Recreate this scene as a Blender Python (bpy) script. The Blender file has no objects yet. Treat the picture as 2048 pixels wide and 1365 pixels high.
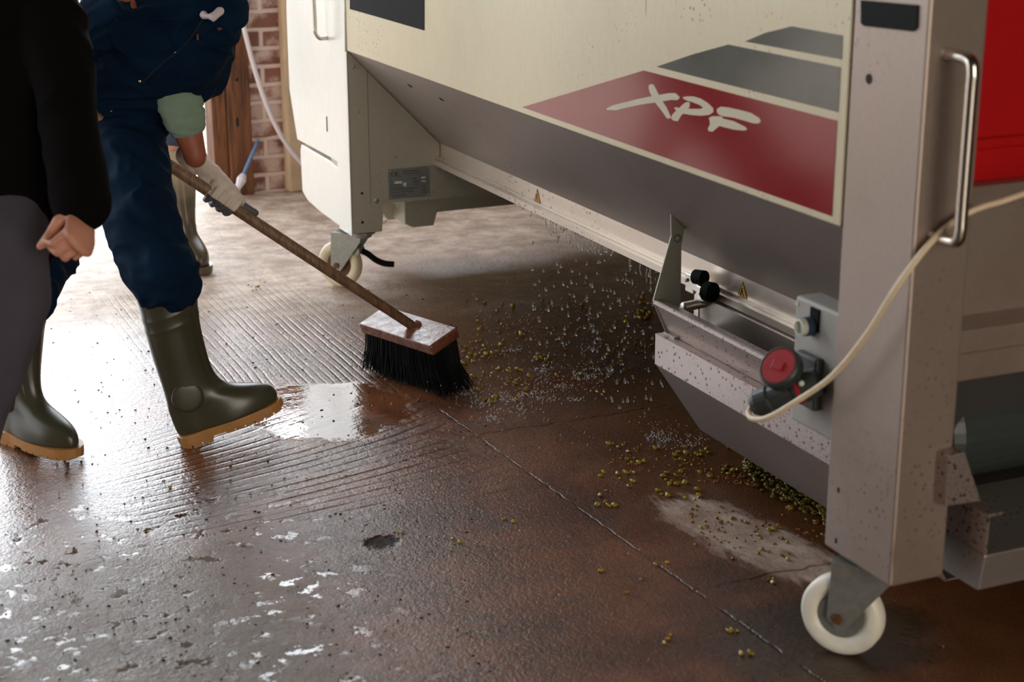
import bpy, bmesh, math, random
import numpy as np
from mathutils import Vector, Matrix, noise
from mathutils.geometry import tessellate_polygon
random.seed(7)
R = math.radians
SC = bpy.context.scene
COL = SC.collection

# ---------------------------------------------------------------- camera, world, sun, exposure
F_PX, CX, CY = 3342.0, 1024.0, 682.5
PITCH, YAW, ROLL, CAM_H = R(16.947), R(23.828), R(-0.121), 1.5
fwd = Vector((math.sin(YAW)*math.cos(PITCH), math.cos(YAW)*math.cos(PITCH), -math.sin(PITCH)))
rgt = Vector((math.cos(YAW), -math.sin(YAW), 0))
upv = rgt.cross(fwd)
rgt, upv = rgt*math.cos(ROLL)+upv*math.sin(ROLL), upv*math.cos(ROLL)-rgt*math.sin(ROLL)
CAMP = Vector((0, 0, CAM_H))
cd = bpy.data.cameras.new('camera'); cam = bpy.data.objects.new('camera', cd); COL.objects.link(cam)
cd.sensor_width = 36; cd.lens = F_PX/2048*36; cd.clip_start = .05; cd.clip_end = 100
m = Matrix.Identity(4)
for i in range(3):
    m[i][0] = rgt[i]; m[i][1] = upv[i]; m[i][2] = -fwd[i]; m[i][3] = CAMP[i]
cam.matrix_world = m
cd.dof.use_dof = True; cd.dof.focus_distance = 4.45; cd.dof.aperture_fstop = 4.0
SC.camera = cam

SC.view_settings.view_transform = 'Standard'
SC.view_settings.look = 'None'
SC.view_settings.gamma = 1
SC.view_settings.use_curve_mapping = False
SC.view_settings.exposure = 0.38
SC.cycles.use_denoising = True
SC.cycles.max_bounces = 7
SC.cycles.sample_clamp_indirect = 6

SKY_SIDE, SKY_GLARE, SKY_FRONT = 2.0, 6.8, 4.6
w = bpy.data.worlds.new('overcast_sky'); SC.world = w; w.use_nodes = True
bg = w.node_tree.nodes['Background']
wt = w.node_tree                          # hazy sky, glaring over the yard behind the barn, dimmer and warmer opposite
wtc = wt.nodes.new('ShaderNodeTexCoord'); wdot = wt.nodes.new('ShaderNodeVectorMath'); wdot.operation = 'DOT_PRODUCT'
wt.links.new(wtc.outputs['Generated'], wdot.inputs[0]); wdot.inputs[1].default_value = (.10, .94, .325)
wmr = wt.nodes.new('ShaderNodeMapRange'); wt.links.new(wdot.outputs['Value'], wmr.inputs[0])
wmr.interpolation_type = 'SMOOTHSTEP'
wmr.inputs[1].default_value = .72; wmr.inputs[2].default_value = .95; wmr.inputs[3].default_value = SKY_SIDE; wmr.inputs[4].default_value = SKY_GLARE
wfr = wt.nodes.new('ShaderNodeMapRange'); wt.links.new(wdot.outputs['Value'], wfr.inputs[0]); wfr.interpolation_type = 'SMOOTHSTEP'
wfr.inputs[1].default_value = .1; wfr.inputs[2].default_value = -.6; wfr.inputs[3].default_value = 0; wfr.inputs[4].default_value = SKY_FRONT-SKY_SIDE
wad = wt.nodes.new('ShaderNodeMath'); wt.links.new(wmr.outputs[0], wad.inputs[0]); wt.links.new(wfr.outputs[0], wad.inputs[1])
wt.links.new(wad.outputs[0], bg.inputs[1])
wcm = wt.nodes.new('ShaderNodeMix'); wcm.data_type = 'RGBA'
wm2 = wt.nodes.new('ShaderNodeMapRange'); wt.links.new(wdot.outputs['Value'], wm2.inputs[0]); wm2.inputs[1].default_value = -.5; wm2.inputs[2].default_value = .3
wt.links.new(wm2.outputs[0], wcm.inputs[0]); wcm.inputs[6].default_value = (1, .9, .76, 1); wcm.inputs[7].default_value = (.90, .955, 1.0, 1)
wt.links.new(wcm.outputs[2], bg.inputs[0])

def area(name, loc, target, sx, sy, power, col, portal=False):
    l = bpy.data.lights.new(name, 'AREA'); l.shape = 'RECTANGLE'; l.size = sx; l.size_y = sy
    l.energy = power; l.color = col
    o = bpy.data.objects.new(name, l); COL.objects.link(o); o.location = loc
    o.rotation_euler = (Vector(target)-Vector(loc)).to_track_quat('-Z', 'Y').to_euler()
    if portal: l.cycles.is_portal = True
    return o
# daylight comes through the barn's open doorways; the portals only steer sampling towards them
area('doorway_back_portal', (.85, 7.32, 1.95), (.85, 0, 1.95), 8.2, 3.8, 1, (1, 1, 1), True)
area('doorway_left_portal', (-3.32, 5.4, 1.95), (5, 5.4, 1.95), 3.8, 3.8, 1, (1, 1, 1), True)
area('doorway_front_portal', (1.0, -4.48, 1.7), (1.0, 5, 1.7), 3.6, 3.4, 1, (1, 1, 1), True)

# ---------------------------------------------------------------- helpers
def ray(u, v): return fwd+rgt*((u-CX)/F_PX)-upv*((v-CY)/F_PX)
def P(u, v, ax, c):                      # measured point: photo position -> point on a known world plane
    d = ray(u, v); i = 'xyz'.index(ax)
    return CAMP+d*((c-CAMP[i])/d[i])
def Z(u, v, zc): return CAMP+ray(u, v)*zc

class G:                                  # small node-graph helper
    def __init__(s, name):
        s.m = bpy.data.materials.new(name); s.m.use_nodes = True; s.t = s.m.node_tree
        s.b = s.t.nodes['Principled BSDF']; s.geo = s.t.nodes.new('ShaderNodeNewGeometry')
        s.tc = s.t.nodes.new('ShaderNodeTexCoord')
        s.pos = s.geo.outputs['Position']; s.obj = s.tc.outputs['Object']
    def set(s, sock, v):
        if isinstance(v, bpy.types.NodeSocket): s.t.links.new(v, sock)
        elif isinstance(v, (tuple, list)) and len(v) == 3 and sock.type == 'RGBA': sock.default_value = (*v, 1)
        else: sock.default_value = v
    def math(s, op, a, b=0.0, c=0.0, clamp=False):
        n = s.t.nodes.new('ShaderNodeMath'); n.operation = op; n.use_clamp = clamp
        s.set(n.inputs[0], a); s.set(n.inputs[1], b); s.set(n.inputs[2], c); return n.outputs[0]
    def add(s, a, b): return s.math('ADD', a, b)
    def mul(s, a, b): return s.math('MULTIPLY', a, b)
    def sub(s, a, b): return s.math('SUBTRACT', a, b)
    def step(s, x, a, b):                 # smooth 0..1 ramp from a to b
        n = s.t.nodes.new('ShaderNodeMapRange'); n.interpolation_type = 'SMOOTHSTEP'
        s.set(n.inputs[0], x)
        if a < b: n.inputs[1].default_value = a; n.inputs[2].default_value = b
        else: n.inputs[1].default_value = b; n.inputs[2].default_value = a; n.inputs[3].default_value = 1; n.inputs[4].default_value = 0
        return n.outputs[0]
    def noise(s, sc, det=4, rough=.55, vec=None, scale=None, dist=0):
        n = s.t.nodes.new('ShaderNodeTexNoise'); n.inputs['Scale'].default_value = sc
        n.inputs['Detail'].default_value = det; n.inputs['Roughness'].default_value = rough
        n.inputs['Distortion'].default_value = dist
        v = vec or s.pos
        if scale: v = s.map(v, scale=scale)
        s.t.links.new(v, n.inputs['Vector']); return n.outputs['Fac']
    def voro(s, sc, vec=None, feature='F1', rnd=1, out='Distance', scale=None):
        n = s.t.nodes.new('ShaderNodeTexVoronoi'); n.feature = feature; n.inputs['Scale'].default_value = sc
        n.inputs['Randomness'].default_value = rnd
        v = vec or s.pos
        if scale: v = s.map(v, scale=scale)
        s.t.links.new(v, n.inputs['Vector']); return n.outputs[out]
    def map(s, v, loc=(0, 0, 0), rot=(0, 0, 0), scale=(1, 1, 1)):
        n = s.t.nodes.new('ShaderNodeMapping'); s.t.links.new(v, n.inputs[0])
        n.inputs[1].default_value = loc; n.inputs[2].default_value = rot; n.inputs[3].default_value = scale
        return n.outputs[0]
    def xyz(s, v=None):
        n = s.t.nodes.new('ShaderNodeSeparateXYZ'); s.t.links.new(v or s.pos, n.inputs[0]); return n.outputs
    def mix(s, f, a, b):
        n = s.t.nodes.new('ShaderNodeMix'); n.data_type = 'RGBA'
        s.set(n.inputs[0], f); s.set(n.inputs[6], a); s.set(n.inputs[7], b); return n.outputs[2]
    def bump(s, h, strength=.5, dist=.002, normal=None):
        n = s.t.nodes.new('ShaderNodeBump'); n.inputs['Strength'].default_value = strength
        n.inputs['Distance'].default_value = dist; s.t.links.new(h, n.inputs['Height'])
        if normal: s.t.links.new(normal, n.inputs['Normal'])
        return n.outputs[0]
    def out(s, col=None, rough=None, metal=None, normal=None, **k):
        if col is not None: s.set(s.b.inputs['Base Color'], col)
        if rough is not None: s.set(s.b.inputs['Roughness'], rough)
        if metal is not None: s.set(s.b.inputs['Metallic'], metal)
        if normal is not None: s.t.links.new(normal, s.b.inputs['Normal'])
        for a, v in k.items(): s.set(s.b.inputs[a.replace('_', ' ')], v)
        return s.m

def lin(r, g, b):
    f = lambda c: (c/255/12.92) if c <= 10 else ((c/255+.055)/1.055)**2.4
    return (f(r), f(g), f(b))

def flat(name, rgb, rough=.5, metal=0, var=.12, sc=25, bumps=0, **k):
    g = G(name); c = lin(*rgb)
    n = g.noise(sc, 5, .6)
    col = g.mix(n, tuple(x*(1-var*1.6) for x in c), tuple(min(1, x*(1+var*1.6)) for x in c))
    nb = g.bump(g.noise(sc*6, 3), bumps, .001) if bumps else None
    return g.out(col, rough, metal, nb, **k)

def metal_mat(name, rgb, rough=.4, metal=.7, specks=.5, brush=(60, 4, 4), dirt=.5, speckcol=(95, 52, 35)):
    g = G(name); c = lin(*rgb)
    br = g.noise(6, 4, .6, scale=brush)
    blot = g.noise(3.2, 5, .65)
    col = g.mix(g.step(br, .3, .7), tuple(x*.965 for x in c), tuple(min(1, x*1.03) for x in c))
    col = g.mix(g.mul(g.step(blot, .45, .8), dirt), col, tuple(x*f for x, f in zip(c, (.74, .66, .56))))
    if specks:
        lot = specks > .9; a0, a1 = (.36, .54) if lot else (.5, .66)
        mask = g.mul(g.step(g.voro(62), .25, .18), g.step(g.noise(2.1, 3), a0, a1))
        mask2 = g.mul(g.step(g.voro(150), *((.30, .20) if lot else (.2, .12))), g.step(g.noise(3.7, 3), a0+.04, a1+.06))
        run = g.mul(g.step(g.voro(26, scale=(1, 1, .12)), .12, .05), g.step(g.noise(5, 2), .52, .62))
        mk = g.math('MAXIMUM', g.math('MAXIMUM', mask, mask2), g.mul(run, .6))
        col = g.mix(g.mul(mk, specks), col, lin(*speckcol))
    rg = g.add(g.mul(br, .12), rough-.06)
    return g.out(col, rg, metal, g.bump(br, .06, .001))

M = {}
M['panel'] = metal_mat('cream_painted_steel', (208, 196, 166), .42, .2, .8, (30, 30, 4), .25)
M['cover'] = metal_mat('white_painted_steel', (232, 232, 226), .22, .1, 0, (30, 30, 4), .1)
M['slope'] = metal_mat('dull_stainless_steel', (168, 161, 156), .42, .75, .8, (4, 50, 4), .45)
M['strip'] = metal_mat('bright_stainless_steel', (214, 202, 190), .34, .75, .8, (4, 4, 50), .2)
M['leg'] = metal_mat('stained_stainless_steel', (164, 148, 138), .38, .55, .6, (25, 25, 9), .5)
M['plate'] = metal_mat('grey_green_painted_steel', (176, 173, 158), .45, .3, .25, (10, 10, 10), .3)
M['tray'] = metal_mat('splashed_stainless_steel', (182, 168, 162), .36, .75, .95, (4, 60, 4), .3)
M['dark_steel'] = metal_mat('dark_grey_steel', (78, 76, 74), .5, .6, .3)
M['chrome'] = flat('polished_steel', (205, 198, 188), .2, 1, .05)
M['zinc'] = flat('zinc_plated_steel', (150, 150, 144), .38, .5, .2, 60, .15)
M['black'] = flat('black_plastic', (17, 19, 19), .7, 0, .2, Specular_IOR_Level=.1)
M['hole'] = flat('dark_opening', (10, 9, 9), .8, 0, .1)
M['rubber_grey'] = flat('dark_grey_plastic', (52, 58, 56), .42, 0, .2, 60)
M['red_plastic'] = flat('red_plastic', (165, 30, 42), .45, 0, .12, 60)
M['white_plastic'] = flat('off_white_plastic', (215, 218, 205), .35, 0, .08)
M['box_grey'] = flat('light_grey_plastic', (176, 172, 166), .5, 0, .08, 30)
M['nylon'] = flat('white_nylon', (232, 226, 212), .38, 0, .14, 18)
M['cream_nylon'] = flat('cream_nylon', (222, 208, 178), .4, 0, .14, 18)
M['rust'] = flat('rusty_hub', (104, 66, 38), .6, .2, .4, 60)
M['decal_red'] = flat('glossy_red_vinyl', (142, 8, 24), .16, 0, .06, 4)
M['decal_grey'] = flat('glossy_grey_vinyl', (98, 98, 92), .2, .2, .2, 9)
M['decal_cream'] = flat('cream_vinyl', (212, 202, 178), .35, 0, .04, 9)
M['yellow'] = flat('yellow_sticker', (235, 165, 10), .4, 0, .04)
M['ink'] = flat('black_ink', (28, 28, 26), .5, 0, .05)
M['name_metal'] = flat('etched_aluminium', (150, 155, 152), .35, .6, .1, 40)
M['ink_grey'] = flat('etched_text', (88, 94, 96), .5, .2, .05)
M['red_paint'] = flat('red_tank_paint', (180, 8, 14), .35, 0, .1, 6)
M['cable'] = flat('beige_rubber_cable', (226, 204, 172), .5, 0, .1, 50)
M['navy'] = flat('navy_cotton', (2, 28, 52), .9, 0, .35, 9, .25, Specular_IOR_Level=.15)
M['navy_dark'] = flat('dark_navy_cotton', (5, 22, 40), .9, 0, .3, 9, .2)
M['wool'] = flat('black_wool', (13, 11, 11), .95, 0, .3, 30, .3, Specular_IOR_Level=.1)
M['grey_trouser'] = flat('slate_grey_cotton', (76, 72, 84), .9, 0, .15, 12, .2)
M['coat'] = flat('grey_brown_cotton', (116, 106, 100), .9, 0, .2, 12, .2)
M['blue_trouser'] = flat('faded_blue_cotton', (58, 74, 98), .9, 0, .2, 12, .2)
M['green_knit'] = flat('sage_green_knit', (126, 148, 132), .9, 0, .1, 30, .2)
M['skin'] = flat('skin', (212, 150, 126), .5, 0, .1, 20, .1)
M['skin_tan'] = flat('tanned_skin', (150, 84, 60), .5, 0, .12, 20, .1)
M['glove'] = flat('off_white_knit_glove', (214, 200, 190), .8, 0, .14, 40, .3)
M['glove_dark'] = flat('grey_glove_coating', (84, 86, 92), .6, 0, .15, 40, .2)
M['boot'] = flat('dark_olive_rubber', (66, 64, 50), .3, 0, .15, 6)
M['boot_tan'] = flat('tan_rubber_sole', (172, 122, 68), .5, 0, .18, 25, .2)
M['boot_olive'] = flat('light_olive_rubber', (142, 132, 108), .34, 0, .2, 6)
def two_tone():
    g = G('muddy_olive_rubber'); z = g.xyz()[2]
    f = g.step(g.add(z, g.mul(g.sub(g.noise(7, 3), .5), .25)), .20, .42)
    return g.out(g.mix(f, lin(78, 66, 50), lin(170, 158, 132)), .32, 0)
M['boot_olive'] = two_tone()
M['boot_grime'] = flat('brown_rubber', (84, 74, 60), .3, 0, .25, 8)
M['hair'] = flat('grey_hair', (150, 145, 140), .7, 0, .2, 60)
M['snap'] = flat('snap_button_metal', (200, 190, 170), .25, 1, .1)
M['hose'] = flat('milky_plastic_tube', (214, 204, 206), .35, 0, .06, 9)
M['blue_tool'] = flat('blue_grey_plastic', (90, 118, 158), .4, 0, .1)
M['pink_white'] = flat('pale_plastic', (214, 204, 212), .5, 0, .1)
def wood(name, c1, c2, sc=(40, 40, 3), rough=.6):
    g = G(name); n = g.noise(3, 6, .65, vec=g.obj, scale=sc, dist=.8); b = g.noise(4, 4, .6, vec=g.obj)
    col = g.mix(g.step(n, .3, .7), lin(*c1), lin(*c2)); col = g.mix(g.mul(g.step(b, .5, .75), .5), col, lin(*[x*.55 for x in c1]))
    return g.out(col, rough, 0, g.bump(n, .5, .003))
M['timber'] = wood('old_brown_timber', (62, 32, 16), (128, 78, 42), (14, 14, 1.2), .7)
M['handle_wood'] = wood('worn_broom_wood', (92, 70, 52), (146, 114, 88), (30, 30, 3), .5)
M['head_wood'] = wood('wet_broom_wood', (92, 52, 38), (142, 88, 66), (12, 12, 12), .13)
M['bristle'] = flat('black_bristle', (9, 10, 12), .7, 0, .3, 40, Specular_IOR_Level=.15)

# concrete floor -------------------------------------------------------------
def floor_mat():
    g = G('wet_ribbed_concrete'); X, Y, _ = g.xyz()
    wob = g.sub(g.noise(1.2, 3), .5); wob2 = g.sub(g.noise(5, 3), .5)
    xw = g.add(X, g.add(g.mul(wob, .5), g.mul(wob2, .12))); yw = g.add(Y, g.add(g.mul(g.sub(g.noise(1.7, 3, vec=g.map(g.pos, (3, 1, 0))), .5), .6), g.mul(wob2, .15)))
    fine = g.noise(170, 3, .6); mid = g.noise(60, 4, .6); big = g.noise(2.6, 6, .65); blot = g.noise(9, 6, .7)
    # ---- how wet: dry pale slab at the back, wet brown in front and below the hopper
    dry_back = g.step(yw, 4.75, 5.35)
    under = g.mul(g.step(xw, 1.75, 2.1), g.step(yw, 6.0, 5.2))        # always wet below the press
    dry_back = g.mul(dry_back, g.sub(1.0, under))
    dry_left = g.mul(g.step(xw, 1.05, .75), g.step(yw, 4.9, 5.3))
    # dry pale streak right of the joint
    u = g.add(g.mul(X, .94), g.mul(Y, .34))
    rx = g.xyz(g.map(g.pos, (-1.86, -2.93, 0)))
    ex = g.add(g.mul(g.sub(g.noise(12, 5, .7, vec=g.map(g.pos, rot=(0, 0, R(10)), scale=(2.2, .5, 1))), .5), 2.4), g.add(g.math('POWER', g.mul(g.add(g.mul(rx[0], .985), g.mul(rx[1], .17)), 8.5), 2), g.math('POWER', g.mul(g.sub(g.mul(rx[1], .985), g.mul(rx[0], .17)), 3.0), 2)))
    dry_spot = g.step(g.add(ex, g.mul(g.sub(blot, .5), 1.6)), 1.0, .35)
    # ---- base colour (concrete, stained by must; shade below the press painted in)
    wetcol = g.mix(g.step(big, .35, .65), lin(82, 44, 25), lin(128, 78, 50))
    wetcol = g.mix(g.mul(g.step(blot, .5, .72), .55), wetcol, lin(48, 30, 20))
    wetcol = g.mix(g.mul(g.step(g.noise(4.2, 5, .6, scale=(1, 3, 1)), .54, .7), .5), wetcol, lin(60, 56, 52))
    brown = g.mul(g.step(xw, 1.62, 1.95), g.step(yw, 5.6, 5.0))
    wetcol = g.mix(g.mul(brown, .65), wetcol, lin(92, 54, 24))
    wetcol = g.mix(g.mul(g.mul(g.step(xw, 1.8, 2.25), g.mul(g.step(yw, 3.7, 4.2), g.step(yw, 5.7, 5.2))), .9), wetcol, lin(20, 10, 4))  # near-black zone: the press's shade put into the floor colour
    # grey left slab
    leftgrey = g.mul(g.step(xw, 1.0, .7), g.step(yw, 3.6, 3.3))
    wetcol = g.mix(g.mul(leftgrey, .7), wetcol, lin(128, 112, 98))
    drycol = g.mix(g.step(blot, .35, .68), lin(172, 146, 128), lin(226, 206, 190))
    dryall = g.math('MAXIMUM', dry_back, g.mul(dry_spot, .85))
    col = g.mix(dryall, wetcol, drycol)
    col = g.mix(g.mul(g.step(fine, .35, .75), .35), col, g.mix(.5, col, lin(60, 44, 36)))
    # dark green-brown pool at the right, beside the front caster
    px = g.xyz(g.map(g.pos, (-1.74, -2.44, 0)))
    pe = g.add(g.math('POWER', g.mul(px[0], 4.0), 2), g.math('POWER', g.mul(px[1], 5.5), 2))
    pool = g.step(g.add(pe, g.mul(g.sub(blot, .5), 2.4)), 1.3, .5)
    col = g.mix(g.mul(pool, .8), col, lin(44, 34, 18))
    # hole knocked in the surface
    hx = g.xyz(g.map(g.pos, (-1.111, -3.226, 0)))
    he = g.math('SQRT', g.add(g.math('POWER', g.mul(hx[0], 22), 2), g.math('POWER', g.mul(hx[1], 24), 2)))
    he = g.add(he, g.mul(g.sub(g.noise(45, 3), .5), 1.1)); hole = g.step(he, 1.0, .55)
    col = g.mix(g.mul(hole, .95), col, lin(34, 18, 10))
    # ---- joints between the slabs
    jline = g.sub(X, g.add(1.55, g.mul(g.sub(4.0, Y), .052)))
    jw = g.add(g.math('ABSOLUTE', g.add(jline, g.mul(g.sub(g.noise(30, 4), .5), .016))), 0)
    joint = g.mul(g.step(jw, .0045, .0015), g.step(Y, 4.05, 4.0))
    j2 = g.math('ABSOLUTE', g.sub(Y, g.add(3.77, g.mul(g.sub(g.noise(14, 3), .5), .05))))
    joint2 = g.mul(g.step(j2, .01, .003), g.step(X, 1.5, 1.56))
    j3 = g.math('ABSOLUTE', g.sub(Y, g.add(2.73, g.mul(g.sub(g.noise(14, 3), .5), .03))))
    joint3 = g.mul(g.step(j3, .007, .002), g.step(X, 1.6, 1.63))
    joints = g.math('MAXIMUM', joint, g.math('MAXIMUM', joint2, joint3))
    col = g.mix(g.mul(joints, .6), col, lin(40, 28, 22))
    # ---- broomed ribs: along Y on the back slab, fanned across it on the front slab
    sharp = lambda t: g.mul(g.math('POWER', g.add(g.mul(g.math('SINE', t), .5), .5), 5), -1)
    gx = g.add(g.mul(X, 2*math.pi/.023), g.mul(g.sub(g.noise(3, 3), .5), 6))
    rib1 = g.mul(g.mul(sharp(gx), g.add(.25, g.step(g.noise(8, 3, scale=(2, .35, 1)), .38, .62))), g.mul(g.step(Y, 4.12, 4.22), g.step(Y, 5.7, 5.3)))
    rib1 = g.mul(rib1, g.mul(g.step(X, .85, 1.0), g.step(X, 1.62, 1.5)))
    gy = g.add(g.mul(g.sub(Y, g.mul(g.mul(X, g.sub(Y, 3.2)), .33)), 2*math.pi/.024), g.mul(g.sub(g.noise(4, 3, scale=(.25, 1, 1)), .5), 7))
    rib2 = g.mul(sharp(gy), g.mul(g.step(Y, 4.2, 4.1), g.step(yw, 3.25, 3.6)))
    rib2 = g.mul(rib2, g.mul(g.step(xw, .6, .85), g.step(X, 1.6, 1.45)))
    ribs = g.add(g.mul(rib1, 1.3), g.mul(rib2, g.add(.7, g.mul(g.step(g.noise(7, 3, scale=(.3, 1.5, 1)), .4, .65), 2.6))))
    # ---- standing water (flat film) and damp sheen
    pud1 = g.xyz(g.map(g.pos, (-1.27, -4.12, 0)))
    pde = g.add(g.math('POWER', g.mul(pud1[0], 4.2), 2), g.math('POWER', g.mul(pud1[1], 4.0), 2))
    film = g.step(g.add(pde, g.mul(g.sub(blot, .5), 1.5)), 1.2, .8)
    spots = g.mul(g.step(g.noise(22, 5, .65), .54, .58), g.mul(g.step(xw, 1.25, .8), g.step(yw, 3.9, 3.5)))
    spots = g.mul(spots, g.step(g.noise(6, 3), .40, .52))
    film = g.math('MAXIMUM', film, g.math('MAXIMUM', spots, g.mul(pool, .35)))
    sheen = g.mul(g.step(Y, 3.15, 3.9), 1)
    rough = g.add(.33, g.mul(g.sub(mid, .5), .25)); rough = g.add(rough, g.mul(g.sub(g.noise(13, 5, .7), .5), .45))
    rough = g.add(rough, g.mul(leftgrey, .22)); rough = g.add(rough, g.mul(g.step(blot, .5, .7), .1))
    rough = g.sub(rough, g.mul(g.mul(g.step(Y, 3.3, 3.9), g.step(X, 1.9, 1.5)), .08))
    rough = g.add(g.math('MAXIMUM', g.sub(g.add(rough, g.mul(dryall, .35)), g.mul(film, .4)), .04), g.mul(hole, .5))
    h = g.add(g.mul(fine, .8), g.mul(mid, .9))
    h = g.mul(h, g.sub(1.0, g.mul(film, .93)))
    h = g.add(h, g.mul(g.mul(ribs, .55), g.sub(1.0, g.mul(film, .96))))
    h = g.sub(h, g.mul(g.mul(joints, g.step(g.noise(11, 3), .4, .6)), 1.2)); h = g.sub(h, g.mul(hole, 7)); h = g.add(h, g.mul(big, 1.5))
    h = g.add(h, g.mul(g.mul(g.noise(95, 3, .6), .5), g.sub(1.1, film)))
    pit = g.step(g.voro(17), .09, .03); h = g.sub(h, g.mul(g.mul(pit, g.step(g.noise(3.3, 2), .5, .6)), 2.0))
    nrm = g.bump(h, 1.0, .0022)
    g.t.links.new(nrm, g.b.inputs['Coat Normal'])
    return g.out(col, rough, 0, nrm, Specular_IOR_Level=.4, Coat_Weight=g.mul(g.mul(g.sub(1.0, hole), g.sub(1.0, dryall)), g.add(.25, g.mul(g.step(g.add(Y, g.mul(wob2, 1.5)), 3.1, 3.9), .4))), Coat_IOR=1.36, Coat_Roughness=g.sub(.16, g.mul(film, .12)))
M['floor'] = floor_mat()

def brick_mat():
    g = G('weathered_red_brick'); x, y, z = g.xyz()
    n = g.t.nodes.new('ShaderNodeTexBrick')
    cmb = g.t.nodes.new('ShaderNodeCombineXYZ'); g.t.links.new(g.add(x, g.mul(y, 1.0)), cmb.inputs[0])
    g.t.links.new(g.add(z, g.mul(g.sub(g.noise(6, 3), .5), .02)), cmb.inputs[1])
    g.t.links.new(cmb.outputs[0], n.inputs['Vector'])
    n.inputs['Scale'].default_value = 1; n.inputs['Brick Width'].default_value = .2; n.inputs['Row Height'].default_value = .078
    n.inputs['Mortar Size'].default_value = .012; n.inputs['Mortar Smooth'].default_value = .4
    n.inputs['Color1'].default_value = (*lin(134, 88, 74), 1); n.inputs['Color2'].default_value = (*lin(112, 70, 58), 1)
    n.inputs['Mortar'].default_value = (*lin(205, 180, 168), 1)
    lime = g.step(g.noise(7, 5, .65), .42, .62)
    col = g.mix(g.mul(lime, .7), n.outputs['Color'], lin(214, 190, 178))
    h = g.add(g.mul(n.outputs['Fac'], -1), g.mul(g.noise(40, 4), .5))
    return g.out(col, .9, 0, g.bump(h, .8, .01))
M['brick'] = brick_mat()
M['plaster'] = flat('stained_plaster', (196, 170, 140), .9, 0, .25, 5, .4)
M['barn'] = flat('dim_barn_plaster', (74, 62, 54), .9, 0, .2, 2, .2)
def grape_mat(name, a, b, tr=.15):
    g = G(name); oi = g.t.nodes.new('ShaderNodeObjectInfo')
    col = g.mix(oi.outputs['Random'], lin(*a), lin(*b)); col = g.mix(g.mul(g.noise(300, 2), .5), col, lin(96, 66, 10))
    return g.out(col, .22, 0, None, Subsurface_Weight=.25, Subsurface_Scale=.004)
M['grape'] = grape_mat('crushed_green_grape', (150, 130, 20), (188, 172, 60))
M['grape_amber'] = grape_mat('crushed_amber_grape', (150, 88, 14), (172, 120, 24))
M['must'] = grape_mat('dark_grape_mash', (104, 92, 20), (130, 112, 28))
g = G('water'); M['water'] = g.out((1, 1, 1), .04, 0, None, Transmission_Weight=.9, IOR=1.33, Specular_IOR_Level=.8)
g = G('frothed_water'); M['froth'] = g.out((.86, .88, .9), .15, 0, None, Transmission_Weight=.45, IOR=1.33)
M['dirt'] = flat('black_grit', (38, 26, 20), .6, 0, .3, 40)

def obj(name, bm, mat, parent=None, label=None, smooth=False, bevel=0, kind=None):
    me = bpy.data.meshes.new(name)
    bmesh.ops.recalc_face_normals(bm, faces=bm.faces)
    bm.to_mesh(me); bm.free()
    if isinstance(mat, (list, tuple)):
        for k in mat: me.materials.append(M[k])
    else: me.materials.append(M[mat])
    if smooth:
        me.polygons.foreach_set('use_smooth', [True]*len(me.polygons))
    o = bpy.data.objects.new(name, me); COL.objects.link(o)
    if parent:
        o.parent = parent
        L = Vector((0, 0, 0)); q = parent
        while q: L += q.location; q = q.parent
        me.transform(Matrix.Translation(-L))
    if bevel:
        b = o.modifiers.new('bevel', 'BEVEL'); b.width = bevel; b.segments = 2; b.limit_method = 'ANGLE'; b.angle_limit = R(40)
    if label: o['label'] = label
    if kind: o['kind'] = kind
    return o
def tag(o, label, cat, group=None, kind=None):
    o['label'] = label; o['category'] = cat
    if group: o['group'] = group
    if kind: o['kind'] = kind
    return o
def thing(name, label, cat, loc, group=None):
    o = bpy.data.objects.new(name, None); COL.objects.link(o); o.location = loc; o.empty_display_size = .05
    return tag(o, label, cat, group)
def struct(name, bm, mat, **k):
    o = obj(name, bm, mat, **k); o['kind'] = 'structure'; return o
def B(): return bmesh.new()
def box(bm, a, b):
    r = bmesh.ops.create_cube(bm, size=1); a = Vector(a); b = Vector(b)
    for v in r['verts']:
        v.co = Vector(((a[i]+b[i])/2+v.co[i]*(b[i]-a[i]) for i in range(3)))
    return bm
def extr(bm, pts, off):                  # closed prism: polygon pts, pushed by vector off
    off = Vector(off); n = len(pts)
    a = [bm.verts.new(Vector(p)) for p in pts]; b = [bm.verts.new(Vector(p)+off) for p in pts]
    for t in tessellate_polygon([[Vector(p) for p in pts]]):
        bm.faces.new([a[k] for k in t]); bm.faces.new([b[k] for k in t[::-1]])
    for i in range(n): bm.faces.new((a[i], a[(i+1) % n], b[(i+1) % n], b[i]))
    return bm
def prism_y(bm, xz, y0, y1): return extr(bm, [(x, y0, z) for x, z in xz], (0, y1-y0, 0))
def prism_x(bm, yz, x0, x1): return extr(bm, [(x0, y, z) for y, z in yz], (x1-x0, 0, 0))
def frame(d):
    d = d.normalized(); s = d.cross(Vector((0, 0, 1)))
    if s.length < 1e-3: s = d.cross(Vector((0, 1, 0)))
    s.normalize(); return s, s.cross(d).normalized()
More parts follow.
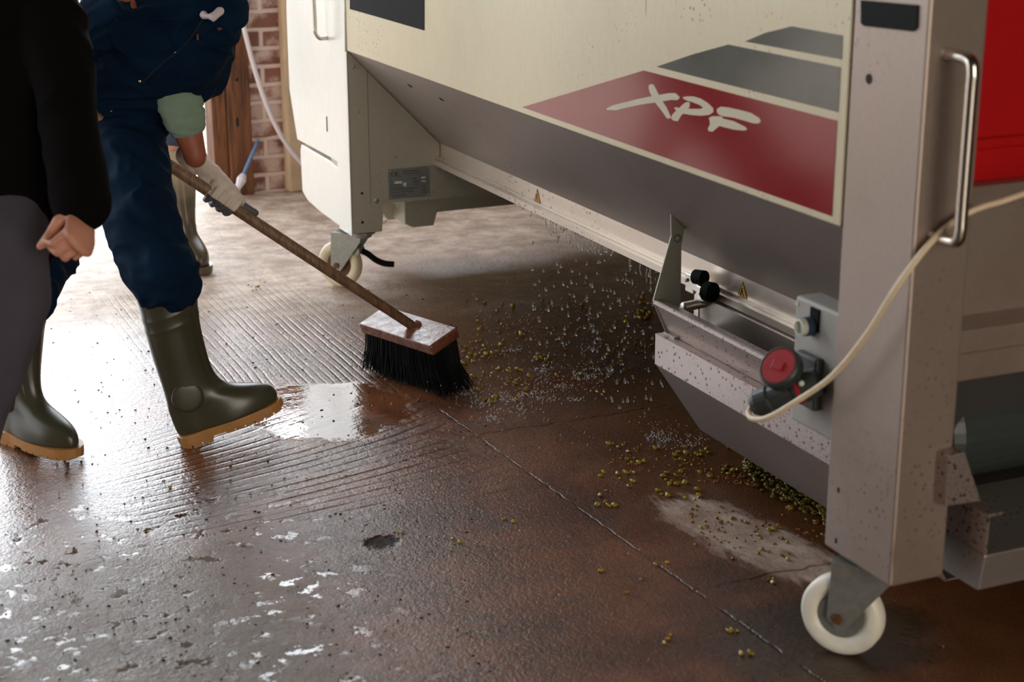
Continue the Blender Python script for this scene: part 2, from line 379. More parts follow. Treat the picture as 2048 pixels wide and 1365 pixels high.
def tube(bm, pts, r, n=12, caps=True, round_ends=False):
    pts = [Vector(p) for p in pts]; rs = r if isinstance(r, (list, tuple)) else [r]*len(pts)
    rings = []; s = None
    for i, p in enumerate(pts):
        d = (pts[min(i+1, len(pts)-1)]-pts[max(i-1, 0)]).normalized()
        if s is None: s, t = frame(d)
        else:
            s = (s-d*s.dot(d)).normalized(); t = s.cross(d)
        rings.append([bm.verts.new(p+(s*math.cos(2*math.pi*k/n)+t*math.sin(2*math.pi*k/n))*rs[i]) for k in range(n)])
    for a, b in zip(rings, rings[1:]):
        for k in range(n): bm.faces.new((a[k], a[(k+1) % n], b[(k+1) % n], b[k]))
    if caps: bm.faces.new(rings[0]); bm.faces.new(rings[-1][::-1])
    return bm
def smooth_path(pts, n=6):
    pts = [Vector(p) for p in pts]; q = [pts[0]]+pts+[pts[-1]]; out = []
    for i in range(1, len(q)-2):
        for k in range(n):
            t = k/n; a, b, c, d = q[i-1], q[i], q[i+1], q[i+2]
            out.append(.5*((2*b)+(c-a)*t+(2*a-5*b+4*c-d)*t*t+(3*b-a-3*c+d)*t**3))
    return out+[pts[-1]]
def cyl(bm, p0, p1, r0, r1=None, n=20): return tube(bm, [p0, p1], [r0, r0 if r1 is None else r1], n)
def lathe(bm, c, axis, prof, n=32):      # prof: (distance along axis, radius)
    c = Vector(c); d = Vector(axis).normalized(); s, t = frame(d); rings = []
    for a, r in prof:
        rings.append([bm.verts.new(c+d*a+(s*math.cos(2*math.pi*k/n)+t*math.sin(2*math.pi*k/n))*max(r, 1e-5)) for k in range(n)])
    for a, b in zip(rings, rings[1:]):
        for k in range(n): bm.faces.new((a[k], a[(k+1) % n], b[(k+1) % n], b[k]))
    bm.faces.new(rings[0]); bm.faces.new(rings[-1][::-1])
    return bm
def ball(bm, c, r, sub=2, sc=(1, 1, 1)):
    q = bmesh.ops.create_icosphere(bm, subdivisions=sub, radius=1)
    for v in q['verts']: v.co = Vector((c[0]+v.co.x*r*sc[0], c[1]+v.co.y*r*sc[1], c[2]+v.co.z*r*sc[2]))
    return bm
def limb(bm, pts, side=(0, 0, 1), n=16):   # pts: (point, radius along side, radius across)
    P_ = [Vector(p[0]) for p in pts]; side = Vector(side); rings = []
    N = len(pts); seq = []
    d0 = (P_[1]-P_[0]).normalized(); d1 = (P_[-1]-P_[-2]).normalized()
    for a in (80, 55, 28):
        seq.append((P_[0]-d0*math.sin(R(a))*(pts[0][1]+pts[0][2])/2, math.cos(R(a))*pts[0][1], math.cos(R(a))*pts[0][2], d0))
    for i in range(N):
        d = (P_[min(i+1, N-1)]-P_[max(i-1, 0)]).normalized(); seq.append((P_[i], pts[i][1], pts[i][2], d))
    for a in (28, 55, 80):
        seq.append((P_[-1]+d1*math.sin(R(a))*(pts[-1][1]+pts[-1][2])/2, math.cos(R(a))*pts[-1][1], math.cos(R(a))*pts[-1][2], d1))
    for p, ra, rb, d in seq:
        s = side-d*side.dot(d); s.normalize(); t = s.cross(d)
        rings.append([bm.verts.new(p+s*(ra*math.cos(2*math.pi*k/n))+t*(rb*math.sin(2*math.pi*k/n))) for k in range(n)])
    for a, b in zip(rings, rings[1:]):
        for k in range(n): bm.faces.new((a[k], a[(k+1) % n], b[(k+1) % n], b[k]))
    bm.faces.new(rings[0]); bm.faces.new(rings[-1][::-1])
    return bm
def merged(name, bm, mat, parent=None, label=None, voxel=.008, smooth_it=6, wrinkle=0, wsc=9, stretch=(1, 1, 1)):
    """one continuous skin grown over overlapping limbs"""
    bmesh.ops.recalc_face_normals(bm, faces=bm.faces)
    me = bpy.data.meshes.new('tmp'); bm.to_mesh(me); bm.free()
    o = bpy.data.objects.new('tmp', me); COL.objects.link(o)
    r = o.modifiers.new('r', 'REMESH'); r.mode = 'VOXEL'; r.voxel_size = voxel
    s = o.modifiers.new('s', 'SMOOTH'); s.iterations = smooth_it; s.factor = .6
    dg = bpy.context.evaluated_depsgraph_get(); dg.update()
    nm = bpy.data.meshes.new_from_object(o.evaluated_get(dg)); bpy.data.objects.remove(o)
    if wrinkle:
        nor = [v.normal.copy() for v in nm.vertices]
        for v, vn in zip(nm.vertices, nor):
            q = Vector((v.co.x*stretch[0], v.co.y*stretch[1], v.co.z*stretch[2]))*wsc
            h = noise.noise(q+Vector((noise.noise(q*.6), 0, noise.noise(q*.5+Vector((5, 1, 2)))))*1.5)
            h = 1-abs(h)*2.2
            v.co += vn*(wrinkle*(h-.5))
    b2 = B(); b2.from_mesh(nm); nm.name = 'used'
    return obj(name, b2, mat, parent, label, smooth=True)

# ---------------------------------------------------------------- the barn
fl = B(); bmesh.ops.create_grid(fl, x_segments=1, y_segments=1, size=1)
for v in fl.verts: v.co = Vector((v.co.x*4.15+.85, v.co.y*7+2.5, 0))
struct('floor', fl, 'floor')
gr = B(); bmesh.ops.create_grid(gr, x_segments=1, y_segments=1, size=1)
for v in gr.verts: v.co = Vector((v.co.x*30, v.co.y*30, -.02))
M['yard'] = flat('pale_yard_concrete', (170, 160, 150), .8, 0, .1, 2)
struct('floor_yard', gr, 'yard')
struct('ceiling', box(B(), (-3.3, -4.5, 3.9), (5, 7.5, 4.0)), 'barn')
struct('wall_right', box(B(), (4.9, -4.5, 0), (5.0, 7.5, 3.9)), 'barn')
struct('wall_behind', box(B(), (-3.3, -4.5, 0), (-.8, -4.4, 3.9)), 'barn')
struct('wall_behind_right', box(B(), (2.8, -4.5, 0), (5, -4.4, 3.9)), 'barn')
struct('wall_left', box(B(), (-3.4, -4.5, 0), (-3.3, 3.6, 3.9)), 'barn')
struct('wall_back', box(B(), (2.12, 7.05, 0), (3.2, 7.3, 1.05)), 'plaster')  # height invented: kept low to let sky light in above it
struct('wall_back_right', box(B(), (3.2, 7.05, 0), (5, 7.3, 3.9)), 'plaster')
struct('wall_pillar', box(B(), (1.86, 6.98, 0), (2.04, 7.3, 1.05)), 'brick')  # unseen top cut low so the floor catches sky light
struct('wall_edge', box(B(), (2.0, 6.92, 0), (2.13, 7.3, 1.05)), 'plaster', bevel=.012)
# boarded timber post and door leaf left of the pillar
dr = thing('timber_post', 'old brown timber post standing left of the brick pillar', 'post', (1.77, 7.1, 0))
obj('board', box(B(), (1.69, 6.97, .0), (1.752, 7.1, 2.0)), 'timber', dr, bevel=.004)
obj('board', box(B(), (1.754, 6.95, .0), (1.855, 7.1, 2.0)), 'timber', dr, bevel=.006)
obj('knot_hole', cyl(B(), (1.80, 6.951, .50), (1.80, 6.947, .50), .007), 'hole', dr, 'small dark hole')
obj('knot_hole', ball(B(), (1.793, 6.951, .32), .016, 2, (.5, .15, 1.6)), 'hole', dr, 'dark split in the wood')

# ---------------------------------------------------------------- the press
XF = 1.719; YN, YN2 = 2.224, 2.431; YE = 5.213; ZL = .205; TOP = 1.78; XB = 3.25
press = thing('grape_press', 'large cream and stainless grape press on white casters with a red decal', 'machine', (2.4, 3.8, 0))
def prt(name, bm, mat, label=None, **k): return obj(name, bm, mat, press, label, **k)
fp = prt('front_panel', box(B(), (XF, YN2+.006, .822), (XF+.02, YE, TOP)), 'panel', bevel=.002)
prt('hopper_slope', prism_y(B(), [(XF+.001, .822), (XF+.02, .826), (2.048, .499), (2.038, .495)], YN2, YE+.01), 'slope')
prt('hopper_strip', box(B(), (2.038, YN2, .444), (2.048, YE, .497)), 'strip')
gut = B(); box(gut, (2.012, YN2, .436), (2.06, YE+.02, .441)); box(gut, (2.012, YN2, .424), (2.016, YE+.02, .436))
box(gut, (2.030, YN2, .4415), (2.038, YE, .449))
prt('drip_rail', gut, 'strip')
prt('hopper_slope', prism_y(B(), [(XB-.001, .822), (XB-.02, .826), (2.92, .499), (2.93, .495)], YN2, YE+.01), 'slope')
prt('hopper_floor', prism_y(B(), [(2.05, .47), (2.93, .47), (2.93, .48), (2.05, .48)], YN2, YE+.01), 'dark_steel')
prt('back_panel', box(B(), (XB-.02, YN2, .822), (XB, YE, TOP)), 'panel')
prt('top_cover', box(B(), (XF, YN, TOP), (XB, YE+.6, TOP+.03)), 'panel')
# far end: plate, leg, white covers
ep = prt('end_plate', prism_y(B(), [(XF+.002, .24), (XF+.108, .24), (XF+.110, .305), (XB, .305), (XB, .815), (2.99, .55), (2.94, .44), (2.036, .44), (2.036, .494), (XF+.002, .818)], YE, YE+.012), 'plate')
prt('leg', box(B(), (XF, YE+.004, ZL+.004), (XF+.108, YE+.21, .81)), 'plate', bevel=.003)
prt('leg', box(B(), (XB-.108, YE+.004, ZL), (XB, YE+.21, .81)), 'plate', bevel=.003)
prt('leg_seam', box(B(), (XF+.066, YE-.0008, .31), (XF+.0668, YE, .77)), 'hole')
door_pts = [P(u, v, 'x', XF) for u, v in [(691, 10), (692, 104), (700, 340), (661, 314), (596.5, 279), (580.5, 178), (575, 33), (573, -80), (690, -80)]]
prt('cabinet_door', extr(B(), [(XF-.004, p.y, p.z) for p in door_pts[:8]]+[(XF-.004, YE, door_pts[7].z)], (.03, 0, 0)), 'cover', 'white curved cabinet door', bevel=.003)
low = [P(u, v, 'x', XF) for u, v in [(661, 322), (604, 289), (602, 301), (606, 382), (616, 400), (640, 422)]]
prt('lower_cover', extr(B(), [(XF-.003, YE+.1, low[0].z-.012), (XF-.003, low[0].y, low[0].z)]+[(XF-.003, p.y, p.z) for p in low[1:]]+[(XF-.003, YE+.1, .212)], (.03, 0, 0)), 'cover', 'white lower cover', bevel=.003)
prt('leg_cover', box(B(), (XF-.0035, YE-.001, ZL), (XF-.0005, YE+.13, .818)), 'cover')
prt('cabinet_shell', box(B(), (XF+.03, YE+.012, .44), (XB, YE+.55, TOP)), 'cover')
a = P(656, 240, 'x', XF); prt('door_slot', box(B(), (XF-.0055, a.y-.003, a.z-.04), (XF-.0035, a.y+.003, a.z+.012)), 'hole')
p0 = P(657, 76, 'x', XF); hp = P(623, 60, 'x', XF-.045)
prt('door_handle', tube(B(), smooth_path([(XF-.004, p0.y, p0.z), (XF-.03, p0.y, p0.z), (XF-.045, p0.y, p0.z+.02), (XF-.045, p0.y, p0.z+.05), (XF-.045, p0.y, p0.z+.20), (XF-.03, p0.y, p0.z+.24), (XF-.004, p0.y, p0.z+.24)], 5), .0065), 'chrome', smooth=True)
# dark window high on the panel
wp = [P(u, v, 'x', XF) for u, v in [(849, 61), (760, 35), (700, 18), (700, -60), (849, -60)]]
prt('inspection_window', extr(B(), [(XF-.001, p.y, p.z) for p in wp], (.004, 0, 0)), 'black', 'black glossy window')
# lifting channels under the far end
prt('lift_channel', prism_x(B(), [(5.50, .19), (5.60, .19), (5.60, .30), (5.50, .30)], 2.02, XB), 'plate', bevel=.004)
prt('lift_foot', prism_y(B(), [(2.0, .30), (2.0, .165), (2.03, .15), (2.11, .15), (2.125, .2), (2.16, .225), (2.2, .232), (2.2, .30)], 5.47, 5.60), 'plate', bevel=.003)
prt('lift_foot', prism_y(B(), [(2.56, .30), (2.58, .2), (2.62, .15), (2.74, .15), (2.74, .30)], 5.45, 5.60), 'dark_steel', bevel=.003)
prt('lift_brace', extr(B(), [(1.86, 5.50, .30), (1.93, 5.50, .30), (2.05, 5.62, .15), (1.99, 5.62, .15)], (0, .05, 0)), 'plate')
# near leg
nl = prt('leg', box(B(), (XF, YN, ZL), (XF+.118, YN2, TOP)), 'leg', bevel=.005)
prt('leg', box(B(), (XB-.118, YN, ZL), (XB, YN2, TOP)), 'leg', bevel=.005)
for u, v, r in [(1738, 158, .009)]:
    a = P(u, v, 'x', XF); prt('bolt_hole', cyl(B(), (XF+.001, a.y, a.z), (XF-.0008, a.y, a.z), r), 'hole')
for u, v in [(1677, 981), (1672, 1082)]:
    a = P(u, v, 'x', XF); prt('slot', box(B(), (XF-.0008, a.y-.003, a.z-.005), (XF, a.y+.003, a.z+.005)), 'hole')
bp = [P(u, v, 'x', XF) for u, v in [(1724, 46), (1730, 52), (1828, 63), (1836, 56), (1838, 10), (1724, 0)]]
prt('badge', extr(B(), [(XF-.001, p.y, p.z) for p in bp], (-.002, 0, 0)), 'black', 'black badge plate')
# near grab handle on the leg's end face
hx = 1.757
a = P(1938, 240, 'x', hx); gy_ = a.y
hz1 = P(1892, 108, 'y', YN).z; hz0 = P(1880, 487, 'y', YN).z+.015
gh = prt('grab_handle', tube(B(), smooth_path([(hx, YN, hz1), (hx, (YN+gy_)/2, hz1), (hx, gy_+.008, hz1-.004), (hx, gy_, hz1-.022), (hx, gy_, hz1-.06), (hx, gy_, hz0+.06), (hx, gy_, hz0+.022), (hx, gy_+.008, hz0+.004), (hx, (YN+gy_)/2, hz0), (hx, YN, hz0)], 5), .0108, 16), 'chrome', 'bent steel grab handle', smooth=True)
# bolts and holes on far end plate
for u, v, r, hole_ in [(707, 134, .007, 0), (724, 387, .0045, 1), (655+98, 402, .009, 0), (791, 314, .005, 0), (718, 224, .004, 0), (725, 445, .005, 1)]:
    a = P(u, v, 'y', YE); prt('bolt' if not hole_ else 'bolt_hole', lathe(B(), (a.x, YE+.001, a.z), (0, -1, 0), [(0, r), (.003 if not hole_ else .0012, r), (.004 if not hole_ else .0012, r*.6)]), 'hole' if hole_ else 'zinc')
a = P(892, 338, 'y', YE); prt('bolt', lathe(B(), (a.x, YE+.001, a.z-.003), (0, -1, 0), [(0, .008), (.006, .008), (.007, .005)], 6), 'zinc')
for u, v in [(820, 171), (883, 198)]:
    d = ray(u, v); n = Vector((1, 0, 1)); t = (2.541-CAMP.dot(n))/d.dot(n); q = CAMP+d*t
    prt('slot', extr(B(), [q+Vector((-.004, -.012, .0035)), q+Vector((.004, -.012, -.0045)), q+Vector((.004, .012, -.0045)), q+Vector((-.004, .012, .0035))], (-.0012, 0, -.0012)), 'hole')
# nameplate
npp = [P(u, v, 'y', YE) for u, v in [(775, 338), (858, 333), (860, 392), (778, 399)]]
x0 = (npp[0].x+npp[3].x)/2; x1 = (npp[1].x+npp[2].x)/2; z1 = (npp[0].z+npp[1].z)/2; z0 = (npp[2].z+npp[3].z)/2
plate = prt('nameplate', box(B(), (x0, YE-.0012, z0), (x1, YE, z1)), 'name_metal', 'small silver plate with a CE mark and lines of text')
def bar(bm, fx0, fz0, fx1, fz1, y=YE-.0012):
    box(bm, (x0+(x1-x0)*fx0, y-.0006, z1-(z1-z0)*fz1), (x0+(x1-x0)*fx1, y, z1-(z1-z0)*fz0)); return bm
tb = B()
for fx0_, fz0_, fx1_, fz1_ in [(.35, .09, .75, .13), (.35, .18, .75, .205), (.05, .42, .11, .455), (.04, .51, .27, .545), (.04, .60, .36, .635), (.04, .67, .70, .705), (.04, .76, .60, .795), (.04, .87, .42, .905),
                               (.59, .36, .68, .395), (.59, .46, .74, .49), (.60, .55, .72, .575), (.80, .62, .90, .66), (.82, .74, .90, .79), (.8, .85, .9, .87)]:
    bar(tb, fx0_, fz0_, fx1_, fz1_)
obj('text_lines', tb, 'ink_grey', plate)
for f in [(.15, .42, .33, .50), (.36, .48, .43, .60), (.80, .34, .90, .39), (.80, .47, .90, .51)]: obj('stamped_field', bar(B(), *f), 'white_plastic', plate)
ce = B()                                         # CE: two open arcs, the second with a middle bar
def arc(cx, cz, r, w):
    pts = []
    for k in range(13): t = R(55+250*k/12); pts.append((cx+r*math.cos(t), cz+r*math.sin(t)))
    for a_, b_ in zip(pts, pts[1:]):
        tube(ce, [(a_[0], YE-.0016, a_[1]), (b_[0], YE-.0016, b_[1])], w, 6)
arc(x0+(x1-x0)*.115, z1-(z1-z0)*.17, .0065, .0011); arc(x0+(x1-x0)*.215, z1-(z1-z0)*.17, .0065, .0011)
tube(ce, [(x0+(x1-x0)*.155, YE-.0016, z1-(z1-z0)*.17), (x0+(x1-x0)*.225, YE-.0016, z1-(z1-z0)*.17)], .001, 6)
bar(ce, .26, .25, .31, .27)
obj('ce_mark', ce, 'ink', plate)
for fx_, fz_ in [(.04, .06), (.96, .06), (.96, .94), (.04, .94)]:
    obj('rivet', cyl(B(), (x0+(x1-x0)*fx_, YE-.001, z1-(z1-z0)*fz_), (x0+(x1-x0)*fx_, YE-.003, z1-(z1-z0)*fz_), .0017), 'white_plastic', plate)

# decals on the panel
def onpanel(pts, off, mat, name, par, label=None, th=.0004):
    q = [P(u, v, 'x', XF) for u, v in pts]
    return obj(name, extr(B(), [(XF-off, p.y, p.z) for p in q], (-th, 0, 0)), mat, par, label)
red = onpanel([(1045, 214.5), (1288, 141), (1675, 241.5), (1664.5, 433)], .0003, 'decal_red', 'red_band', press, 'glossy deep red decal band carrying the cream lettering')
onpanel([(1313, 133.5), (1385, 109), (1457, 89), (1682, 134.5), (1677, 224.5)], .0003, 'decal_grey', 'grey_band', press, 'grey pointed decal band')
onpanel([(1490, 83), (1530, 66), (1584, 52.5), (1686, 71), (1684, 119)], .0003, 'decal_grey', 'grey_band', press, 'upper and smaller grey decal band')
Lz = lambda pts: [(1180+x/5.389, 150+y/5.389) for x, y in pts]
letters = [('letter_x', [[(635, 140), (640, 110), (660, 98), (690, 105), (715, 150), (745, 210), (790, 290), (830, 350), (880, 460), (855, 470), (830, 465), (780, 390), (700, 290), (650, 190)],
                         [(180, 365), (230, 335), (300, 312), (400, 290), (520, 258), (640, 235), (750, 215), (850, 197), (925, 195), (970, 235), (965, 258), (940, 272), (880, 268), (795, 282), (690, 300), (560, 318), (400, 352), (290, 380), (185, 378)]]),
           ('letter_p', [[(1060, 290), (1080, 300), (1075, 350), (1030, 400), (985, 440), (950, 500), (905, 492), (880, 470), (890, 430), (935, 382), (910, 360), (925, 348), (970, 355), (1000, 320), (1030, 298)],
                         [(1005, 240), (1050, 230), (1120, 232), (1200, 255), (1280, 305), (1335, 360), (1335, 400), (1290, 430), (1200, 440), (1100, 432), (1000, 415), (1030, 370), (1080, 365), (1200, 365), (1225, 350), (1180, 320), (1100, 290), (1060, 280), (1015, 258)]]),
           ('letter_f', [[(1375, 365), (1415, 342), (1500, 352), (1620, 378), (1740, 410), (1830, 465), (1845, 500), (1820, 525), (1760, 520), (1660, 490), (1540, 458), (1430, 445), (1385, 420), (1370, 390)],
                         [(1285, 465), (1320, 445), (1420, 445), (1440, 470), (1560, 500), (1680, 560), (1700, 585), (1670, 600), (1560, 590), (1400, 550), (1370, 575), (1325, 612), (1285, 605), (1275, 580), (1300, 530), (1295, 490)]])]
for nm, polys in letters:
    bm = B()
    for i, pl in enumerate(polys):
        q = [P(u, v, 'x', XF) for u, v in Lz(pl)]; extr(bm, [(XF-.0008-.0002*i, p.y, p.z) for p in q], (-.0003, 0, 0))
    obj(nm, bm, 'decal_cream', red)
# warning stickers on the strip
for u, v in [(1075, 392), (1486, 581)]:
    c = P(u, v, 'x', 2.038); s = .040
    t1 = [(0, .55), (-.62, -.5), (.62, -.5)]
    st = prt('warning_sticker', extr(B(), [(2.0378, c.y-a_*s, c.z+b_*s) for a_, b_ in t1], (-.0004, 0, 0)), 'ink', 'black edged yellow warning triangle')
    obj('yellow_field', extr(B(), [(2.0373, c.y-a_*s*.76, c.z-.0016+b_*s*.76) for a_, b_ in t1], (-.0004, 0, 0)), 'yellow', st)
    sy = B()
    for pl in ([(-.14, .12), (.02, .2), (.05, -.1), (.25, -.36), (.1, -.36), (-.04, -.12)], [(-.3, -.38), (-.16, -.38), (-.06, .0), (-.14, .02)]):
        extr(sy, [(2.0368, c.y-a_*s, c.z-.0012+b_*s) for a_, b_ in pl], (-.0004, 0, 0))
    obj('pictogram', sy, 'ink', st)

# collection tray below the press
TY0, TY1 = 2.16, 3.384
lipb = B(); prism_y(lipb, [(1.872, .268), (1.877, .268), (1.877, .340), (1.905, .340), (1.905, .3445), (1.872, .3445)], TY0, TY1)
tray = prt('collection_tray', lipb, 'tray', 'speckled steel tray hung under the hopper')
sl = B(); prism_y(sl, [(1.873, .268), (1.878, .268), (2.008, .082), (2.004, .079)], 2.42, TY1)
prism_y(sl, [(2.004, .079), (2.75, .079), (2.75, .083), (2.004, .083)], 2.42, TY1); prism_y(sl, [(2.835, .268), (2.83, .268), (2.746, .082), (2.75, .079)], 2.42, TY1)
prism_y(sl, [(1.873, .34), (1.873, .268), (2.004, .079), (2.75, .079), (2.834, .268), (2.834, .34)], TY1-.004, TY1)
obj('tray_body', sl, 'slope', tray, 'duller sloping underside')
eb = B(); prism_x(eb, [(TY0+.001, .265), (TY0+.012, .192), (2.44, .192), (2.44, .265)], 1.874, 2.83)
obj('tray_end', eb, 'slope', tray, bevel=.003)
gp = [P(u, v, 'y', TY0+.03) for u, v in [(1898, 913), (1930, 905), (1962, 1003), (1891, 1014)]]
obj('gusset', extr(B(), [(p.x, TY0+.03, max(p.z, .342)) for p in gp], (0, .09, 0)), 'tray', tray, bevel=.002)
obj('rear_lip', box(B(), (2.83, TY0, .268), (2.835, TY1, .344)), 'tray', tray)
# hanging bracket and rail
br = [(1.899, .640), (1.902, .585), (1.857, .430), (1.898, .338), (1.925, .338), (1.932, .428), (1.930, .558), (1.937, .60)]
bk = prt('tray_bracket', prism_y(B(), br, TY1-.012, TY1-.008), 'plate', 'thin kinked steel bracket')
foot = B(); box(foot, (1.89, TY1-.06, .3445), (1.945, TY1-.006, .3485)); obj('bracket_foot', foot, 'plate', bk)
obj('bolt', lathe(B(), (1.915, TY1-.035, .3485), (0, 0, 1), [(0, .011), (.003, .011), (.003, .0075), (.012, .0075), (.013, .005)], 12), 'zinc', bk)
obj('bolt', lathe(B(), (1.9185, TY1-.012, .578), (0, -1, 0), [(0, .011), (.0025, .011), (.0025, .0075), (.009, .0075), (.01, .004)], 12), 'zinc', bk)
rl = B(); prism_y(rl, [(1.857, .432), (1.900, .346), (1.903, .346), (1.861, .434)], 2.44, TY1-.012); prism_y(rl, [(1.857, .432), (1.857, .424), (1.884, .424), (1.884, .432)], 2.44, TY1-.012)
rlo = prt('splash_rail', rl, 'tray')
# hinged flap and clamp
prt('hinged_flap', prism_y(B(), [(2.005, .418), (2.03, .424), (2.035, .33), (2.03, .325), (2.02, .33)], 2.45, 3.425), 'strip', 'hinged steel flap', bevel=.001)
prt('hinge_pipe', cyl(B(), (1.94, 3.372, .405), (2.3, 3.46, .405), .012), 'strip', smooth=True)
cl = thing_parent = None
cA = P(1412, 568, 'x', 2.0)
cb = B(); box(cb, (1.99, 3.415, .42), (2.015, 3.455, .468)); box(cb, (1.985, 3.35, .412), (2.01, 3.392, .452)); box(cb, (1.99, 3.385, .43), (2.02, 3.42, .456))
ck = prt('clamp', cb, 'chrome', 'bright bolted clamp block', bevel=.003)
obj('clamp_strap', box(B(), (1.995, 3.395, .345), (2.0, 3.417, .43)), 'chrome', ck, bevel=.001)
obj('rubber_ring', lathe(B(), (1.985, 3.343, .448), (.3, -1, .05), [(0, .012), (0, .024), (.022, .024), (.022, .012)], 24), 'black', ck)
obj('rubber_ring', lathe(B(), (1.99, 3.405, .468), (.3, -1, .1), [(0, .01), (0, .018), (.03, .018), (.03, .01)], 24), 'black', ck)
for y, z in [(3.445, .45), (3.375, .432), (3.406, .357)]:
    obj('screw', lathe(B(), (1.994, y, z), (-1, 0, 0), [(0, .005), (.008, .005), (.009, .003)], 10), 'zinc', ck)

# control box with knob and socket
bx0, bx1, by0, by1, bz0, bz1 = 1.742, 1.80, YN2-.002, 2.600, .40, .652
cbx = prt('control_box', box(B(), (bx0, by0, bz0), (bx1, by1, bz1)), 'box_grey', 'light grey plastic control box', bevel=.006)
prt('box_mount', box(B(), (1.79, 2.40, .38), (1.83, 2.56, .60)), 'dark_steel')
a = P(1632, 640, 'x', bx0)
obj('switch_label', box(B(), (bx0-.004, a.y-.013, a.z-.022), (bx0, a.y+.015, a.z+.022)), 'black', cbx)
a = P(1624, 652, 'x', bx0)
obj('switch_collar', lathe(B(), (bx0, a.y, a.z), (-1, 0, 0), [(0, .019), (.018, .018), (.018, .01)], 24), 'blue_trouser', cbx, 'dull blue switch collar', smooth=False)
obj('switch_ring', lathe(B(), (bx0-.018, a.y, a.z), (-1, 0, 0), [(0, .0165), (.012, .0165), (.013, .013), (.003, .012), (.003, .0)], 24), 'white_plastic', cbx, 'pale green white rotary ring')
for dy, dz in [(-.012, .012)]:
    a = P(1593, 600, 'x', bx0); obj('screw', cyl(B(), (bx0, a.y-.004, a.z-.006), (bx0-.002, a.y-.004, a.z-.006), .005), 'white_plastic', cbx)
# socket base plate (dark, fixed to the box), the hinged red lid
sc0 = P(1625, 760, 'x', bx0)
so_ = obj('socket', box(B(), (bx0-.018, sc0.y-.036, sc0.z-.052), (bx0, sc0.y+.036, sc0.z+.052)), 'rubber_grey', cbx, 'dark grey power socket', bevel=.005)
lidc = P(1560, 735, 'x', bx0-.075); ldir = Vector((-.75, -.28, .62)).normalized()
# ---------------------------------------------------------------- power connector and cable
con = thing('power_connector', 'dark grey power plug with red round lid fixed to the control box', 'plug', tuple(lidc))
obj('lid', lathe(B(), lidc-ldir*.014, ldir, [(-.008, .030), (0, .042), (.018, .042), (.022, .038), (.022, .036), (.019, .036)], 32), 'rubber_grey', con)
obj('lid_face', lathe(B(), lidc-ldir*.014, ldir, [(.012, .036), (.0205, .036), (.022, .034)], 32), 'red_plastic', con, 'round red lid face')
ls, lt = frame(ldir)
kb = B(); q0 = lidc+ldir*.009; extr(kb, [q0+ls*.013+lt*.009, q0-ls*.013+lt*.009, q0-ls*.013-lt*.009, q0+ls*.013-lt*.009], ldir*.003)
obj('lid_emblem', kb, 'red_plastic', con, bevel=.002)
pa = P(1640, 762, 'x', bx0-.015); pb = P(1505, 812, 'x', bx0-.105); mid_ = pa.lerp(pb, .5)
obj('plug_body', lathe(B(), pa, pb-pa, [(0, .027), (.03, .030), (.05, .030), (.052, .025), (.10, .024), (.104, .028), ((pb-pa).length-.012, .027), ((pb-pa).length, .018)], 20), 'rubber_grey', con)
obj('plug_seal', lathe(B(), pa+(pb-pa).normalized()*.035, pb-pa, [(0, .0305), (.008, .0305)], 20), 'red_plastic', con, 'thin red sealing ring')
obj('lid_hinge', tube(B(), [lidc-ldir*.02, pa.lerp(pb, .35)], .02, 10), 'rubber_grey', con)
for q in [pa.lerp(pb, .12)+Vector((-.03, -.01, .008))]: obj('rivet', ball(B(), q, .006), 'white_plastic', con)
cabp = [pb, P(1497, 826, 'x', bx0-.115), P(1505, 838, 'x', bx0-.125), P(1535, 836, 'x', bx0-.125), P(1590, 805, 'x', bx0-.105), P(1665, 752, 'x', 1.665), P(1735, 668, 'x', 1.675), P(1790, 580, 'x', 1.685),
        P(1845, 505, 'y', 2.205), P(1885, 462, 'y', 2.203), P(1925, 432, 'y', 2.203), P(1965, 414, 'y', 2.195), P(2000, 404, 'y', 2.19), P(2100, 375, 'y', 2.17), P(2300, 350, 'y', 2.1)]
cable = obj('power_cable', tube(B(), smooth_path(cabp, 8), .0056, 12), 'cable', smooth=True)
tag(cable, 'beige power cable hanging from the grab handle to the dark plug', 'cable')

